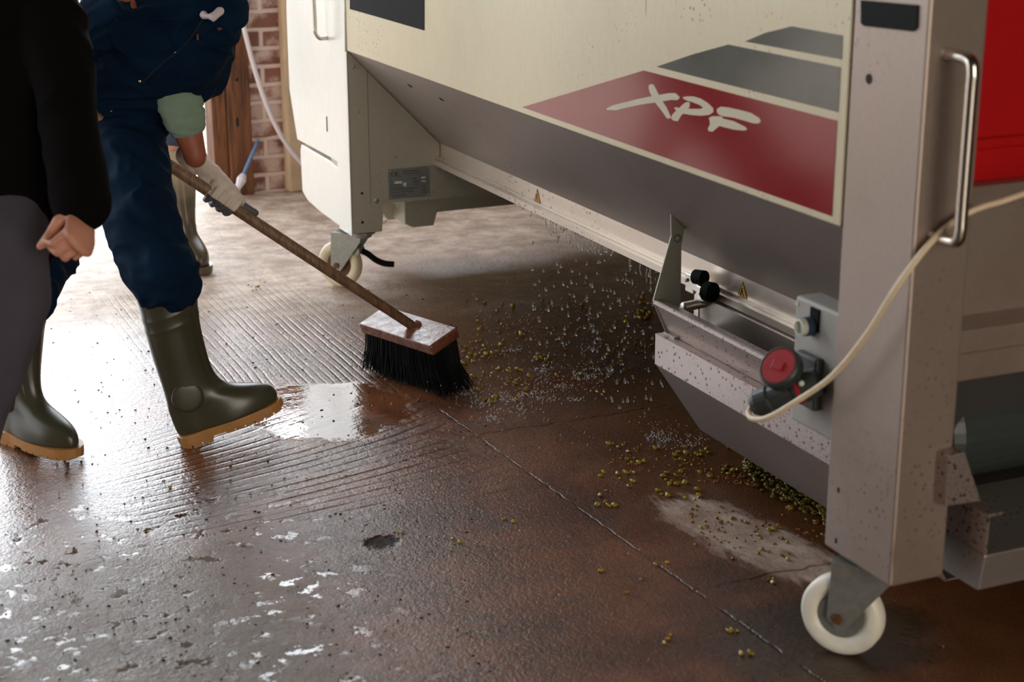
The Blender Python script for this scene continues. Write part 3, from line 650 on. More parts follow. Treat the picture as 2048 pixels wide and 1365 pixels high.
# casters
def caster(c, r, wd, nrm, legc, mat, brake=False, hubmat='zinc', lab=None):
    c = Vector(c); n = Vector(nrm).normalized()
    base = Vector((legc[0], legc[1], ZL))
    bk_ = base-c; n2 = Vector((-bk_.y, bk_.x, 0)).normalized(); n = n2 if n2.dot(n) > 0 else -n2
    root = prt('caster_mount', lathe(B(), base+Vector((0, 0, -.001)), (0, 0, -1), [(0, .045), (.006, .045), (.007, .036), (.02, .030), (.022, .02)], 24), 'zinc', lab)
    wh = obj('wheel', lathe(B(), c-n*wd/2, n, [(.012, .3*r), (.012, .55*r), (.004, .62*r), (0, .72*r), (0, .86*r), (.004, .95*r), (.012, r), (wd-.012, r), (wd-.004, .95*r), (wd, .86*r), (wd, .72*r), (wd-.004, .62*r), (wd-.012, .55*r), (wd-.012, .3*r)], 48), mat, root, smooth=False, bevel=0)
    wh.data.polygons.foreach_set('use_smooth', [True]*len(wh.data.polygons))
    obj('hub', lathe(B(), c-n*(wd/2-.006), n, [(0, .12*r), (0, .54*r), (wd-.012, .54*r), (wd-.012, .12*r)], 32), hubmat, root)
    back = (base-c); back.z = 0; dirn = back.normalized() if back.length > .01 else Vector((0, 1, 0))
    for s in (-1, 1):
        o_ = n*(s*(wd/2+.004)); topz = ZL-.012
        pts = [c+Vector((0, 0, -.022)), c-dirn*.022+Vector((0, 0, -.004)), c-dirn*.018+Vector((0, 0, topz-c.z)), c+dirn*.098+Vector((0, 0, topz-c.z)), c+dirn*.095+Vector((0, 0, topz-c.z-.022)), c+dirn*.022+Vector((0, 0, -.01)), c+dirn*.012+Vector((0, 0, -.020))]
        obj('fork', extr(B(), [p+o_ for p in pts], n*(s*.004)), 'zinc', root, bevel=.001)
        obj('axle_bolt', lathe(B(), c+n*(s*(wd/2+.007)), n*s, [(0, .011), (.005, .011), (.006, .007)], 6), 'rust', root)
    br_ = [c-dirn*.018-n*(wd/2+.006), c-dirn*.018+n*(wd/2+.006), c+dirn*.095+n*(wd/2+.006), c+dirn*.095-n*(wd/2+.006)]
    obj('fork_crown', extr(B(), [Vector((p.x, p.y, ZL-.016)) for p in br_], (0, 0, .006)), 'zinc', root)
    if brake:
        b0 = c+dirn*.07+Vector((0, 0, .055)); bd = Vector((.93, -.30, 0))
        obj('brake_pedal', tube(B(), smooth_path([b0, b0+bd*.03+Vector((0, 0, -.012)), b0+bd*.06+Vector((0, 0, -.036)), b0+bd*.09+Vector((0, 0, -.05)), b0+bd*.125+Vector((0, 0, -.054))], 4), [.016]*5+[.013]*8+[.011]*4 if False else .0105, 10), 'black', root, 'dark brake pedal')
        obj('brake_bracket', lathe(B(), b0-n*.02, n, [(0, .016), (.04, .016)], 16), 'zinc', root)
wn = P(1686, 1228, 'z', .08)
caster((wn.x, wn.y, .081), .081, .042, (-.92, -.39, 0), (XF+.058, YN+.10), 'nylon', lab='caster plate of the near leg')
wf = P(681, 528, 'z', .08)
caster((wf.x, wf.y, .081), .081, .042, (-.80, -.60, 0), (XF+.055, YE+.06), 'cream_nylon', brake=True, hubmat='rust', lab='caster plate of the far leg')
for yy in (YN+.1, YE+.1): caster((XB-.1, yy-.05, .081), .081, .042, (-1, 0, 0), (XB-.06, yy), 'nylon')
# near end cross beams and red tank
eb_ = B(); prism_x(eb_, [(2.30, .905), (2.30, .672), (2.262, .655), (2.262, .612), (2.30, .60), (2.30, .545), (2.42, .545), (2.42, .905)], XF+.118, XB-.118)
prt('cross_beam', eb_, 'leg', 'folded end beam', bevel=.003)
tk = B(); box(tk, (XF+.118, 2.33, .905), (XB-.118, 2.42, TOP)); box(tk, (XF+.118, 2.318, .965), (XB-.118, 2.34, .985))
prt('red_end_cover', tk, 'red_paint', 'glossy red end cover', bevel=.004)
lowm = B(); prism_x(lowm, [(2.50, .53), (2.46, .50), (2.46, .42), (2.50, .36), (2.8, .36), (2.8, .53)], 1.95, 2.9)
prt('end_plate', box(B(), (XF+.118, 2.424, .36), (XB-.118, 2.430, .56)), 'dark_steel', 'dark near end plate')
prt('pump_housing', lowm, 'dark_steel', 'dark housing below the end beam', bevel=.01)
prt('drain_pipe', lathe(B(), (2.0, 2.52, .37), (1, 0, 0), [(0, .04), (0, .10), (.02, .11), (.85, .11)], 32), 'rubber_grey', smooth=False)

# ---------------------------------------------------------------- broom
b1 = P(722, 655, 'z', .132); b2 = P(868, 702, 'z', .132)
ax = Vector((b2.x-b1.x, b2.y-b1.y, 0)); Lh = ax.length; ax.normalize()
dp = Vector((-ax.y, ax.x, 0)); dp = dp if dp.x > 0 else -dp
cfr = (b1+b2)/2; cc = cfr+dp*.05; cc.z = .15
DW = .050; HL = Lh/2
broom = thing('push_broom', 'wooden push broom with black bristles sweeping the wet floor', 'broom', (cc.x, cc.y, 0))
def brp(a, d, z): return Vector((cc.x, cc.y, 0))+ax*a+dp*d+Vector((0, 0, z))
hb = B(); extr(hb, [brp(-HL, -DW, .116), brp(HL, -DW, .116), brp(HL, DW, .150), brp(-HL, DW, .150)], (-.010, 0, .029))
obj('broom_head', hb, 'head_wood', broom, bevel=.006)
bb = B(); rng = random.Random(3)
for i in range(36):
    for j in range(15):
        for k in range(3):
            a_ = (-1+2*(i+.5)/36)*(HL-.008)+rng.uniform(-.003, .003); d_ = (-1+2*(j+.5)/15)*(DW-.007)+rng.uniform(-.003, .003)
            fl_ = 1+.16*rng.random(); ln = .012+.006*rng.random()
            e_ = brp(a_*1.12+.03+rng.uniform(-.008, .008)+.02*(a_/HL), d_*1.35+rng.uniform(-.01, .01), max(.002, ln-.01+.012*abs(rng.gauss(0, .6))))
            m_ = brp(a_*1.04+.008, d_*1.1, .075)
            tube(bb, [brp(a_, d_, .134+d_*.33), m_, e_], [.0019, .0016, .0008], 4)
obj('bristles', bb, 'bristle', broom)
sp = brp(.02, 0, .160)
he = Z(180, 226, 4.3)
hdir = (he-sp).normalized(); he2 = he+hdir*.30
hs = B(); tube(hs, [sp-hdir*.01, sp+hdir*.4, he, he2], [.0135, .0155, .016, .016], 16)
obj('broom_handle', hs, 'handle_wood', broom, smooth=True)
obj('handle_socket', lathe(B(), sp-Vector((0, 0, .004)), hdir, [(-.004, .026), (.006, .025), (.012, .019)], 20), 'head_wood', broom)
def onhandle(u):                          # point of the handle axis seen above photo column u
    best = None
    for k in range(400):
        p = sp.lerp(he, k/399); q = p-CAMP; px_ = CX+F_PX*q.dot(rgt)/q.dot(fwd)
        if best is None or abs(px_-u) < best[0]: best = (abs(px_-u), p)
    return best[1]

# ---------------------------------------------------------------- rubber boots
def boot(parent, heel, yaw, pitch=0, lean=(0, 0), h=.36, L=.285, shaft=.064, mat='boot', sole='boot_tan', top_r=.074, name='boot', label=None, roll=0):
    """heel: point under the heel; yaw: where the toe points; lean: shaft offset (forward, side) at the top"""
    rot = Matrix.Rotation(yaw, 4, 'Z') @ Matrix.Rotation(-pitch, 4, 'Y') @ Matrix.Rotation(roll, 4, 'X')
    T = Matrix.Translation(heel) @ rot
    prof = [(.022, -.034, .238, .043), (.035, -.037, .246, .046), (.052, -.038, .244, .046), (.066, -.038, .232, .043), (.078, -.037, .205, .040), (.090, -.037, .165, .038), (.104, -.037, .125, .0375),
            (.122, -.038, .104, .038), (.145, -.041, .092, .041), (.175, -.046, .086, .045), (.21, -.052, .083, .051), (.25, -.057, .080, .056), (.275, -.059, .0815, .0585), (.279, -.0615, .084, .061), (.285, -.0595, .082, .059), (.30, -.061, .083, .061), (.306, -.0635, .0855, .0635), (.312, -.061, .083, .061), (.335, -.063, .085, .063)]
    ks = h/.36; kl = L/.285
    N = 56; bm = B(); rings = []
    for z, xb, xf, hw in prof+[(.345, -.066, .088, .066), (.36, -.066, .088, .066), (.36, -.061, .083, .061), (.31, -.057, .079, .057)]:
        ring = []; t_ = max(0, (z-.09)/.27)
        cx_ = (xb+xf)/2; hx_ = (xf-xb)/2
        for k in range(N):
            a_ = 2*math.pi*k/N; c_, s_ = math.cos(a_), math.sin(a_)
            X_ = cx_+hx_*math.copysign(abs(c_)**.85, c_)
            wloc = hw
            if z < .1:                       # foot: narrow waist, wide ball
                f = (X_+.035)/.28; wloc = hw*(.86+.25*math.sin(max(0, min(1, (f-.25)/.75))*math.pi)-.05*math.sin(max(0, min(1, f/.5))*math.pi))
            Y_ = wloc*math.copysign(abs(s_)**.9, s_)
            zz = z*ks
            if z < .1 and X_ > .1: zz += .0
            if .12 < z < .34: X_ += .005*max(0, c_)**20-.004*math.exp(-((abs(a_ if a_ < math.pi else a_-2*math.pi)-.62)/.10)**2)      # ridge and groove down the front
            ring.append(bm.verts.new(T @ Vector((X_*kl+lean[0]*t_, Y_+lean[1]*t_, zz))))
        rings.append(ring)
    for a_, b_ in zip(rings, rings[1:]):
        for k in range(N): bm.faces.new((a_[k], a_[(k+1) % N], b_[(k+1) % N], b_[k]))
    bm.faces.new(rings[0]); bm.faces.new(rings[-1][::-1])
    bt = obj(name, bm, mat, parent, label, smooth=True)
    s_ = bt.modifiers.new('sub', 'SUBSURF'); s_.levels = 1; s_.render_levels = 2
    # sole: shaped slab with heel and tread lugs
    so = B()
    def outline(x_):
        f = (x_+.04)/.29; return .043*(.84+.26*math.sin(max(0, min(1, (f-.25)/.75))*math.pi)-.05*math.sin(max(0, min(1, f/.5))*math.pi))
    def slab(x0_, x1_, z0_, z1_, gr=.0, n=14):
        pts = []; xs = [x0_+(x1_-x0_)*i/n for i in range(n+1)]
        def hw_(x_):
            e = min((x_+.042)/.03, (.252-x_)/.05, 1); return (outline(x_)+gr)*math.sqrt(max(.04, 1-(1-max(0, e))**2))
        pts = [(x_, hw_(x_)) for x_ in xs]+[(x_, -hw_(x_)) for x_ in xs[::-1]]
        extr(so, [T @ Vector((x_*kl, y_, z0_)) for x_, y_ in pts], (T.to_3x3() @ Vector((0, 0, z1_-z0_))))
    slab(-.042, .252, .012, .034, .004, 24); slab(-.040, .05, .006, .014, .003, 8)
    for x0_, x1_ in [(-.040, -.014), (-.010, .014), (.018, .046)]: slab(x0_, x1_, -.004, .008, .002, 6)
    for i in range(6): slab(.084+i*.027, .084+i*.027+.023, .006, .014, .002, 4)
    for sg in (-1, 1):
        dk = B(); lathe(dk, T @ Vector((.018*kl+lean[0]*.1, sg*.0355, .115*ks)), T.to_3x3() @ Vector((0, sg, 0)), [(0, .041), (.0025, .040), (.0045, .032), (.0055, .012)], 32)
        obj('ankle_pad', dk, mat, parent, smooth=True)
    obj('boot_sole', so, sole, parent, bevel=.002)
    tp = T @ Vector(((.011)*kl+lean[0], lean[1], .36*ks))
    return T, tp

def hand(bm, wrist, fdir, palm_n, side, curl=60, s=1.0, spread=.004, curls=None, thumb_dir=None):
    """palm and five tapering, unequally bent digits. fdir: to the knuckles, palm_n: out of the palm, side: to the thumb"""
    f = Vector(fdir).normalized(); n_ = Vector(palm_n); n_ = (n_-f*n_.dot(f)).normalized(); sd = n_.cross(f)
    if sd.dot(Vector(side)) < 0: sd = -sd
    w_ = Vector(wrist)
    limb(bm, [(w_-f*.01*s, .028*s, .019*s), (w_+f*.03*s, .036*s, .017*s), (w_+f*.065*s, .042*s, .0155*s), (w_+f*.088*s, .040*s, .013*s)], side=sd)
    lens = [(.030, .044, .026, .020), (.010, .048, .030, .021), (-.010, .045, .028, .020), (-.029, .036, .021, .018)]
    for i, (o_, l1, l2, l3) in enumerate(lens):
        c_ = (curls[i] if curls else curl)
        p = w_+f*(.086-(.006 if i in (0, 3) else 0)-(.006 if i == 3 else 0))*s+sd*o_*s; r_ = (.0092, .0095, .009, .0078)[i]*s
        ang = 0; pts = [(p-f*.02*s, r_*1.1, r_*1.1), (p, r_*1.05, r_*1.05)]
        for l_, k_ in ((l1, .9), (l2, 1.1), (l3, .75)):
            ang += R(c_*k_); d_ = f*math.cos(ang)+n_*math.sin(ang)+sd*(o_*2*.06)
            p = p+d_*l_*s; r_ *= .93; pts.append((p, r_, r_))
        limb(bm, pts, side=sd, n=10)
    td = Vector(thumb_dir).normalized() if thumb_dir else (f*.7+sd*.55+n_*.45).normalized()
    p = w_+f*.022*s+sd*.024*s; t2 = (td+f*.35).normalized()
    limb(bm, [(p, .016*s, .015*s), (p+(td+sd*.3).normalized()*.035*s, .0135*s, .013*s), (p+td*.066*s, .011*s, .011*s), (p+td*.066*s+t2*.028*s, .0088*s, .0085*s)], side=n_, n=10)
    return f, n_, sd

# ---------------------------------------------------------------- the sweeper
V = Vector
swp = thing('person', 'person in navy coverall and dark green boots bending over the push broom', 'person', (.88, 4.08, 0))
# boots: the front one steps on its heel, the rear one is flat
T1, top1 = boot(swp, P(392, 884, 'z', .004), R(-8), R(17), lean=(.06, 0), h=.415, L=.275)
T2, top2 = boot(swp, V((.462, 4.225, .0)), R(-60), 0, lean=(.03, .03), h=.41)
# measured joints (photo position at an estimated distance along the view)
HIPR = Z(245, 255, 4.42); HIPL = Z(150, 250, 4.5); KR = Z(284, 445, 4.22); KL = Z(88, 515, 4.40)
PEL = Z(205, 225, 4.48); CH = Z(330, 95, 4.30); NK = Z(405, 15, 4.22); SHR = Z(425, 62, 4.22); SHL = Z(235, 20, 4.14)
EL = Z(352, 178, 4.30); WR = onhandle(423)+V((0, 0, .05)); WR = Z(391, 316, 4.33)
# body skin (mostly clothed): one continuous mesh
bd = B(); sd_ = rgt
limb(bd, [(PEL, .15, .10), (PEL.lerp(CH, .5), .135, .10), (CH, .16, .11), (NK, .06, .06)], side=SHR-SHL)
HD = NK+V((.04, -.05, .13))
limb(bd, [(NK, .055, .055), (HD, .05, .05)], side=rgt)
limb(bd, [(HD+V((0, 0, -.03)), .06, .07), (HD+V((.02, -.03, .05)), .075, .09), (HD+V((.02, -.03, .12)), .07, .085)], side=rgt)
ball(bd, HD+V((.05, -.12, .04)), .016); ball(bd, HD+V((.10, -.01, .05)), .02, 2, (.5, 1, 1.4)); ball(bd, HD+V((-.06, -.06, .05)), .02, 2, (.5, 1, 1.4))
limb(bd, [(SHR, .05, .05), (EL, .042, .042), (WR.lerp(EL, .45), .040, .036), (WR, .030, .025)], side=rgt)
SHW = onhandle(150) if False else he+hdir*.1
ELL = SHL.lerp(SHW, .5)+V((-.12, .0, -.04))
limb(bd, [(SHL, .05, .05), (ELL, .042, .042), (SHW+V((0, .03, .03)), .030, .026)], side=rgt)
limb(bd, [(HIPR, .075, .075), (KR, .055, .055), (top1, .045, .045)], side=rgt)
limb(bd, [(HIPL, .075, .075), (KL, .055, .055), (top2, .045, .045)], side=rgt)
merged('body', bd, 'skin_tan', swp, 'bare tanned forearm', voxel=.007, smooth_it=4)
# coverall: trousers, jacket and sleeves in one surface
cv = B()
limb(cv, [(PEL+V((0, 0, -.02)), .155, .125), (PEL.lerp(CH, .35), .165, .135), (PEL.lerp(CH, .7), .175, .14), (CH, .19, .14), (NK, .12, .10)], side=SHR-SHL, n=24)
limb(cv, [(PEL, .12, .11), (HIPR, .105, .12), (HIPR.lerp(KR, .5), .10, .105), (KR, .094, .098), (KR.lerp(top1, .55)+V((.0, 0, -.01)), .092, .094), (top1+V((.004, 0, .018)), .092, .094)], side=rgt, n=20)
limb(cv, [(PEL, .12, .11), (HIPL, .105, .12), (HIPL.lerp(KL, .5), .098, .105), (KL, .088, .098), (KL.lerp(top2, .6), .086, .09), (top2+V((0, 0, -.03)), .082, .084)], side=rgt, n=20)
limb(cv, [(CH.lerp(SHR, .5), .10, .10), (SHR, .088, .085), (SHR.lerp(EL, .5), .082, .078), (EL+V((0, 0, .035)), .074, .062)], side=rgt)
limb(cv, [(CH.lerp(SHL, .5), .09, .09), (SHL, .08, .08), (ELL, .062, .062), (SHW.lerp(ELL, .25), .052, .05)], side=rgt)
cov = merged('coverall', cv, 'navy', swp, 'navy blue cotton coverall', voxel=.007, smooth_it=5, wrinkle=.010, wsc=10, stretch=(1, 1, 1.7))
# green sleeve and forearm
gs = B(); f_ = (WR-EL)
limb(gs, [(EL+f_*.0, .062, .052), (EL+f_*.15, .062, .054), (EL+f_*.36, .057, .050), (EL+f_*.50, .052, .045)], side=rgt, n=24)
merged('under_sleeve', gs, 'green_knit', swp, 'sage green knitted sleeve', voxel=.005, smooth_it=3, wrinkle=.004, wsc=20, stretch=(.4, .4, 3))
# glove gripping the handle
hc = onhandle(444); hh = (sp-he).normalized()
qd = (rgt*.53+upv*.85).normalized()                          # up and across the handle
kn = hc+qd*.030                                              # knuckles lie over the handle
GW = Z(384, 316, hc.dot(fwd)-CAMP.dot(fwd)+.02)
fd = (kn-GW).normalized()
e1 = (qd-hh*qd.dot(hh)).normalized(); e2 = hh.cross(e1); e2 = e2 if e2.dot(fwd) < 0 else -e2
gl = B()
limb(gl, [(GW-fd*.014, .036, .031), (GW+fd*.014, .037, .030)], side=rgt, n=16)
kk = hc+hh*.012+e1*.031-e2*.004
limb(gl, [(GW, .036, .029), (GW.lerp(kk, .5)+e1*.004, .038, .026), (kk, .030, .021)], side=e2)
limb(gl, [(hc-hh*.034+e1*.026, .016, .018), (hc+hh*.004+e1*.030, .017, .020), (hc+hh*.042+e1*.026, .015, .017)], side=e1)
limb(gl, [(GW.lerp(hc, .45)+e2*.004-e1*.010, .020, .017), (hc-hh*.036-e1*.004+e2*.008, .014, .013)], side=e1)   # heel of the palm
for s0, a_end, r0 in [(.040, 205, .0102), (.0185, 222, .0106), (-.003, 218, .0102), (-.0235, 200, .0092)]:   # four fingers wrapped round the handle
    fp = []
    for k in range(9):
        t_ = k/8; an = R(-10+a_end*t_); rr = .0155+r0*.92+.004*(1-t_)*(1 if k < 3 else 0)
        fp.append((hc+hh*(s0-.014*t_)+e1*math.cos(an)*rr+e2*math.sin(an)*rr, r0*(1-.22*t_), r0*(1-.22*t_)))
    limb(gl, fp, side=hh, n=10)
limb(gl, [(hc+hh*.012+e1*.022-e2*.018, .0145, .014), (hc+hh*.046+e1*.019-e2*.018, .013, .0125), (hc+hh*.074+e1*.018-e2*.008, .0115, .011), (hc+hh*.096+e1*.021-e2*.002, .0095, .009)], side=e1, n=12)   # thumb laid along the handle
pn = -e1
GLV = merged('glove', gl, 'glove', swp, 'off-white work glove gripping the broom handle', voxel=.0032, smooth_it=2, wrinkle=.0012, wsc=60)
# grey coated palm side of the glove: same skin, second material where it faces the floor
GLV.data.materials.append(M['glove_dark'])
for pl in GLV.data.polygons:
    cw = pl.center+swp.location
    q_ = cw-hc
    if (q_.dot(e1) < -.007 and q_.dot(hh) > -.045) or q_.dot(hh) > .057: pl.material_index = 1
hg = B(); hand(hg, SHW+V((0, .0, .03))-hh*.02, V((.2, -.9, -.3)), -upv, hh, curl=62); merged('glove', hg, 'glove', swp, voxel=.004, smooth_it=2)
# snap buttons, zip, pocket flap, pale collar
def surf(u, v, zc=4.3):                   # first point of the coverall along a line of sight
    d = ray(u, v); o_ = CAMP-swp.location
    ok, loc, nr, _i = cov.ray_cast(o_, d.normalized())
    return (loc+swp.location, nr) if ok else (Z(u, v, zc), -fwd)
for u, v, r_ in [(258, 96, .0068), (439, 58, .0068), (350, 106, .004), (280, 163, .004), (223, 222, .0035)]:
    p, n_ = surf(u, v)
    obj('snap_button', lathe(B(), p-n_*.002, n_, [(0, r_), (.003, r_), (.004, r_*.7), (.0035, r_*.35), (.002, .0005)], 16), 'snap', swp, 'small pale metal snap')
zpts = [surf(u, v)[0]+surf(u, v)[1]*.001 for u, v in [(408, 34), (392, 62), (375, 84), (350, 108), (330, 122), (305, 145), (285, 165)]]
obj('front_placket', tube(B(), smooth_path(zpts, 5), .0032, 6), 'navy_dark', swp)
zp = surf(397, 68); obj('zip_pull', tube(B(), [zp[0]+zp[1]*.004, zp[0]+zp[1]*.006+V((.001, 0, -.014))], .003, 6), 'rust', swp, 'small bronze zip pull')
pf = [surf(u, v) for u, v in [(216, 56), (232, 34), (330, 60), (345, 92), (300, 112), (258, 112), (228, 92)]]
fb = B(); vs = [fb.verts.new(p+n_*.004) for p, n_ in pf]; fb.faces.new(vs); bmesh.ops.triangulate(fb, faces=fb.faces[:])
bmesh.ops.solidify(fb, geom=fb.faces[:], thickness=.003)
obj('pocket_flap', fb, 'navy', swp)
co_ = B(); cp = surf(424, 30)[0]
limb(co_, [(Z(408, 30, 4.12), .012, .012), (Z(424, 36, 4.10), .013, .012), (Z(440, 22, 4.12), .012, .012)], side=rgt)
merged('neck_cloth', co_, 'pink_white', swp, 'pale cloth at the collar', voxel=.004)
hr = B(); limb(hr, [(HD+V((.0, .02, .07)), .08, .09), (HD+V((.01, 0, .13)), .078, .09)], side=rgt); merged('hair', hr, 'hair', swp, voxel=.008)

# ---------------------------------------------------------------- bystander at the left edge
by = thing('person', 'person in black jumper and grey trousers at the left edge, one arm hanging', 'person', (.30, 3.25, 0))
zb = 3.35
SH = Z(85, -60, zb+.02); EB = Z(132, 190, zb); WB = Z(166, 424, zb-.06)
HB = Z(20, 330, zb+.16); CHB = Z(-10, -20, zb+.15)
bb_ = B()
limb(bb_, [(HB, .15, .10), (HB+V((0, 0, .3)), .14, .10), (HB+V((0, 0, .5)), .18, .10), (HB+V((0, 0, .62)), .07, .06)], side=rgt)
limb(bb_, [(HB+V((0, 0, .6)), .055, .055), (HB+V((0, -.02, .72)), .07, .085), (HB+V((0, -.02, .82)), .075, .095), (HB+V((0, -.01, .88)), .06, .07)], side=rgt)
ball(bb_, HB+V((.02, -.12, .76)), .015); ball(bb_, HB+rgt*.078+V((0, 0, .77)), .022, 2, (.5, 1, 1.4)); ball(bb_, HB-rgt*.078+V((0, 0, .77)), .022, 2, (.5, 1, 1.4))
limb(bb_, [(SH, .05, .05), (EB, .042, .042), (WB, .03, .026)], side=fwd)
wd_ = (Z(150, 500, zb-.05)-Z(150, 440, zb-.05)).normalized()
hand(bb_, WB+V((0, 0, -.004)), (wd_+rgt*.15-fwd*1.1).normalized(), -rgt*.8+fwd*.3-upv*.3, -fwd, s=1.0, curls=(70, 74, 76, 78), thumb_dir=wd_*.9-rgt*.9-fwd*.2)
LL = HB-rgt*.17
limb(bb_, [(HB-rgt*.2+V((0, 0, .52)), .05, .05), (HB-rgt*.26+V((0, 0, .25)), .042, .042), (HB-rgt*.24+V((0, -.05, .02)), .03, .03)], side=fwd)
FR = P(-150, 1175, 'z', 0); FL = FR+V((-.2, .15, 0))
KB_ = Z(20, 600, zb+.06)
limb(bb_, [(HB+rgt*.01, .07, .07), (KB_, .05, .05), (FR+V((0, 0, .08)), .04, .04)], side=rgt)
limb(bb_, [(HB-rgt*.15, .08, .08), (HB-rgt*.17+V((0, 0, -.4)), .055, .055), (FL+V((0, 0, .08)), .04, .04)], side=rgt)
merged('body', bb_, 'skin', by, 'bare curled hand', voxel=.0045, smooth_it=3)
jm = B()
limb(jm, [(Z(0, 440, zb+.14), .145, .12), (HB+V((0, 0, .12)), .150, .12), (HB+V((0, 0, .35)), .155, .125), (HB+V((0, 0, .52)), .19, .12), (HB+V((0, 0, .60)), .09, .09)], side=rgt, n=24)
limb(jm, [(SH-rgt*.06, .08, .08), (SH, .078, .074), (SH.lerp(EB, .5), .070, .068), (EB, .062, .064), (EB.lerp(WB, .5), .060, .062), (WB+V((0, 0, .018)), .060, .058)], side=rgt)
limb(jm, [(HB-rgt*.16+V((0, 0, .55)), .08, .08), (HB-rgt*.27+V((0, 0, .25)), .06, .06), (HB-rgt*.25+V((0, -.03, .04)), .05, .05)], side=rgt)
merged('jumper', jm, 'wool', by, 'black wool jumper', voxel=.008, smooth_it=5, wrinkle=.008, wsc=7)
tr = B()
kr_ = KB_
limb(tr, [(HB+V((0, 0, -.02)), .14, .11), (HB+V((0, 0, .1)), .14, .11)], side=rgt)
limb(tr, [(HB+rgt*.03+V((0, 0, -.04)), .098, .10), (Z(8, 500, zb+.06), .090, .095), (kr_, .082, .085), (Z(-40, 790, zb+.06), .070, .075), (FR+V((0, 0, .07)), .06, .07)], side=rgt)
limb(tr, [(HB-rgt*.12+V((0, 0, -.04)), .098, .10), (HB-rgt*.17+V((0, 0, -.4)), .08, .09), (FL+V((0, 0, .07)), .066, .07)], side=rgt)
merged('trousers', tr, 'grey_trouser', by, 'slate grey trousers', voxel=.008, smooth_it=4, wrinkle=.006, wsc=8, stretch=(1, 1, .6))
boot(by, V((FR.x+.005, FR.y+.01, 0)), R(-110), h=.12, L=.26, mat='boot', name='shoe'); boot(by, V((FL.x+.0, FL.y+.01, 0)), R(-120), h=.12, L=.26, mat='boot', name='shoe')

# ---------------------------------------------------------------- helper standing behind the sweeper
hp_ = thing('person', 'person in pale olive boots and grey coat standing behind the bending sweeper', 'person', (1.20, 5.72, 0))
TB, topb = boot(hp_, P(388, 548, 'z', 0)+V((.0, .16, 0)), R(-84), 0, h=.43, L=.25, mat='boot_olive', sole='boot_grime', label='pale olive rubber boot'); 
TB2, topb2 = boot(hp_, P(292, 535, 'z', 0)+V((0, .2, 0)), R(-92), 0, h=.43, L=.25, mat='boot_olive', sole='boot_grime')
hb_ = B(); HP = V(((topb.x+topb2.x)/2, 5.86, .80))
limb(hb_, [(HP, .15, .1), (HP+V((0, 0, .25)), .14, .1), (HP+V((0, -.05, .48)), .17, .1), (HP+V((0, -.06, .58)), .06, .06)], side=rgt)
limb(hb_, [(HP+V((0, -.07, .6)), .05, .05), (HP+V((0, -.1, .7)), .07, .085), (HP+V((0, -.1, .82)), .07, .09)], side=rgt)
ball(hb_, HP+V((0, -.19, .74)), .015)
for s_ in (-1, 1):
    limb(hb_, [(HP+rgt*(.18*s_)+V((0, -.04, .48)), .05, .05), (HP+rgt*(.22*s_)+V((0, -.05, .2)), .04, .04), (HP+rgt*(.10*s_)+V((0, -.2, .05)), .03, .028)], side=rgt)
    hand(hb_, HP+rgt*(.10*s_)+V((0, -.2, .05)), V((-.2*s_, -.8, -.2)), V((0, 0, -1)), -rgt*s_, curl=40)
limb(hb_, [(HP+rgt*.09, .08, .08), (topb+V((0, 0, .05)), .05, .05), (topb+V((0, 0, -.1)), .04, .04)], side=rgt)
limb(hb_, [(HP-rgt*.09, .08, .08), (topb2+V((0, 0, .05)), .05, .05), (topb2+V((0, 0, -.1)), .04, .04)], side=rgt)
merged('body', hb_, 'skin', hp_, voxel=.008, smooth_it=4)
ct = B()
limb(ct, [(HP+V((-.02, -.02, -.16)), .17, .12), (HP+V((0, 0, .1)), .16, .12), (HP+V((0, -.04, .35)), .18, .12), (HP+V((0, -.05, .52)), .12, .09)], side=rgt, n=24)
for s_ in (-1, 1):
    limb(ct, [(HP+rgt*(.15*s_)+V((0, -.04, .48)), .07, .07), (HP+rgt*(.22*s_)+V((0, -.05, .2)), .058, .058), (HP+rgt*(.13*s_)+V((0, -.16, .08)), .048, .048)], side=rgt)
merged('coat', ct, 'coat', hp_, 'grey brown work coat', voxel=.009, wrinkle=.008, wsc=7)
tt = B()
limb(tt, [(HP+rgt*.06, .12, .11), (HP+rgt*.08+V((0, 0, -.2)), .088, .09), (topb+V((0, 0, .06)), .074, .075)], side=rgt)
limb(tt, [(HP-rgt*.06, .12, .11), (HP-rgt*.09+V((0, 0, -.2)), .088, .09), (topb2+V((0, 0, .06)), .074, .075)], side=rgt)
merged('trousers', tt, 'blue_trouser', hp_, 'faded blue trousers', voxel=.009, wrinkle=.006, wsc=9)

# ---------------------------------------------------------------- things at the back wall
hs_ = [P(u, v, 'y', 6.86) for u, v in [(478, -60), (484, 32), (500, 104), (516, 160), (532, 206), (552, 252), (574, 290), (598, 320), (625, 345), (660, 360)]]
ho = obj('plastic_hose', tube(B(), smooth_path(hs_, 6), .0105, 12), 'hose', smooth=True)
tag(ho, 'milky plastic hose hanging in front of the brick pillar', 'hose')
t0 = P(464, 372, 'y', 6.78); t1_ = P(517, 279, 'y', 6.9)
tl = thing('hand_brush', 'blue handled white brush leaning against the brick pillar', 'brush', tuple(V((t0.x, t0.y, 0))))
tt0 = V((t0.x, t0.y, .02)); 
obj('brush_handle', tube(B(), [tt0.lerp(t1_, .35), t1_.lerp(tt0, .1), t1_], [.009, .0075, .005], 10), 'blue_tool', tl, smooth=True)
bh = B(); tube(bh, [tt0, tt0.lerp(t1_, .08), tt0.lerp(t1_, .2), tt0.lerp(t1_, .34), tt0.lerp(t1_, .42)], [.008, .017, .012, .021, .012], 8)
obj('brush_head', bh, 'pink_white', tl)

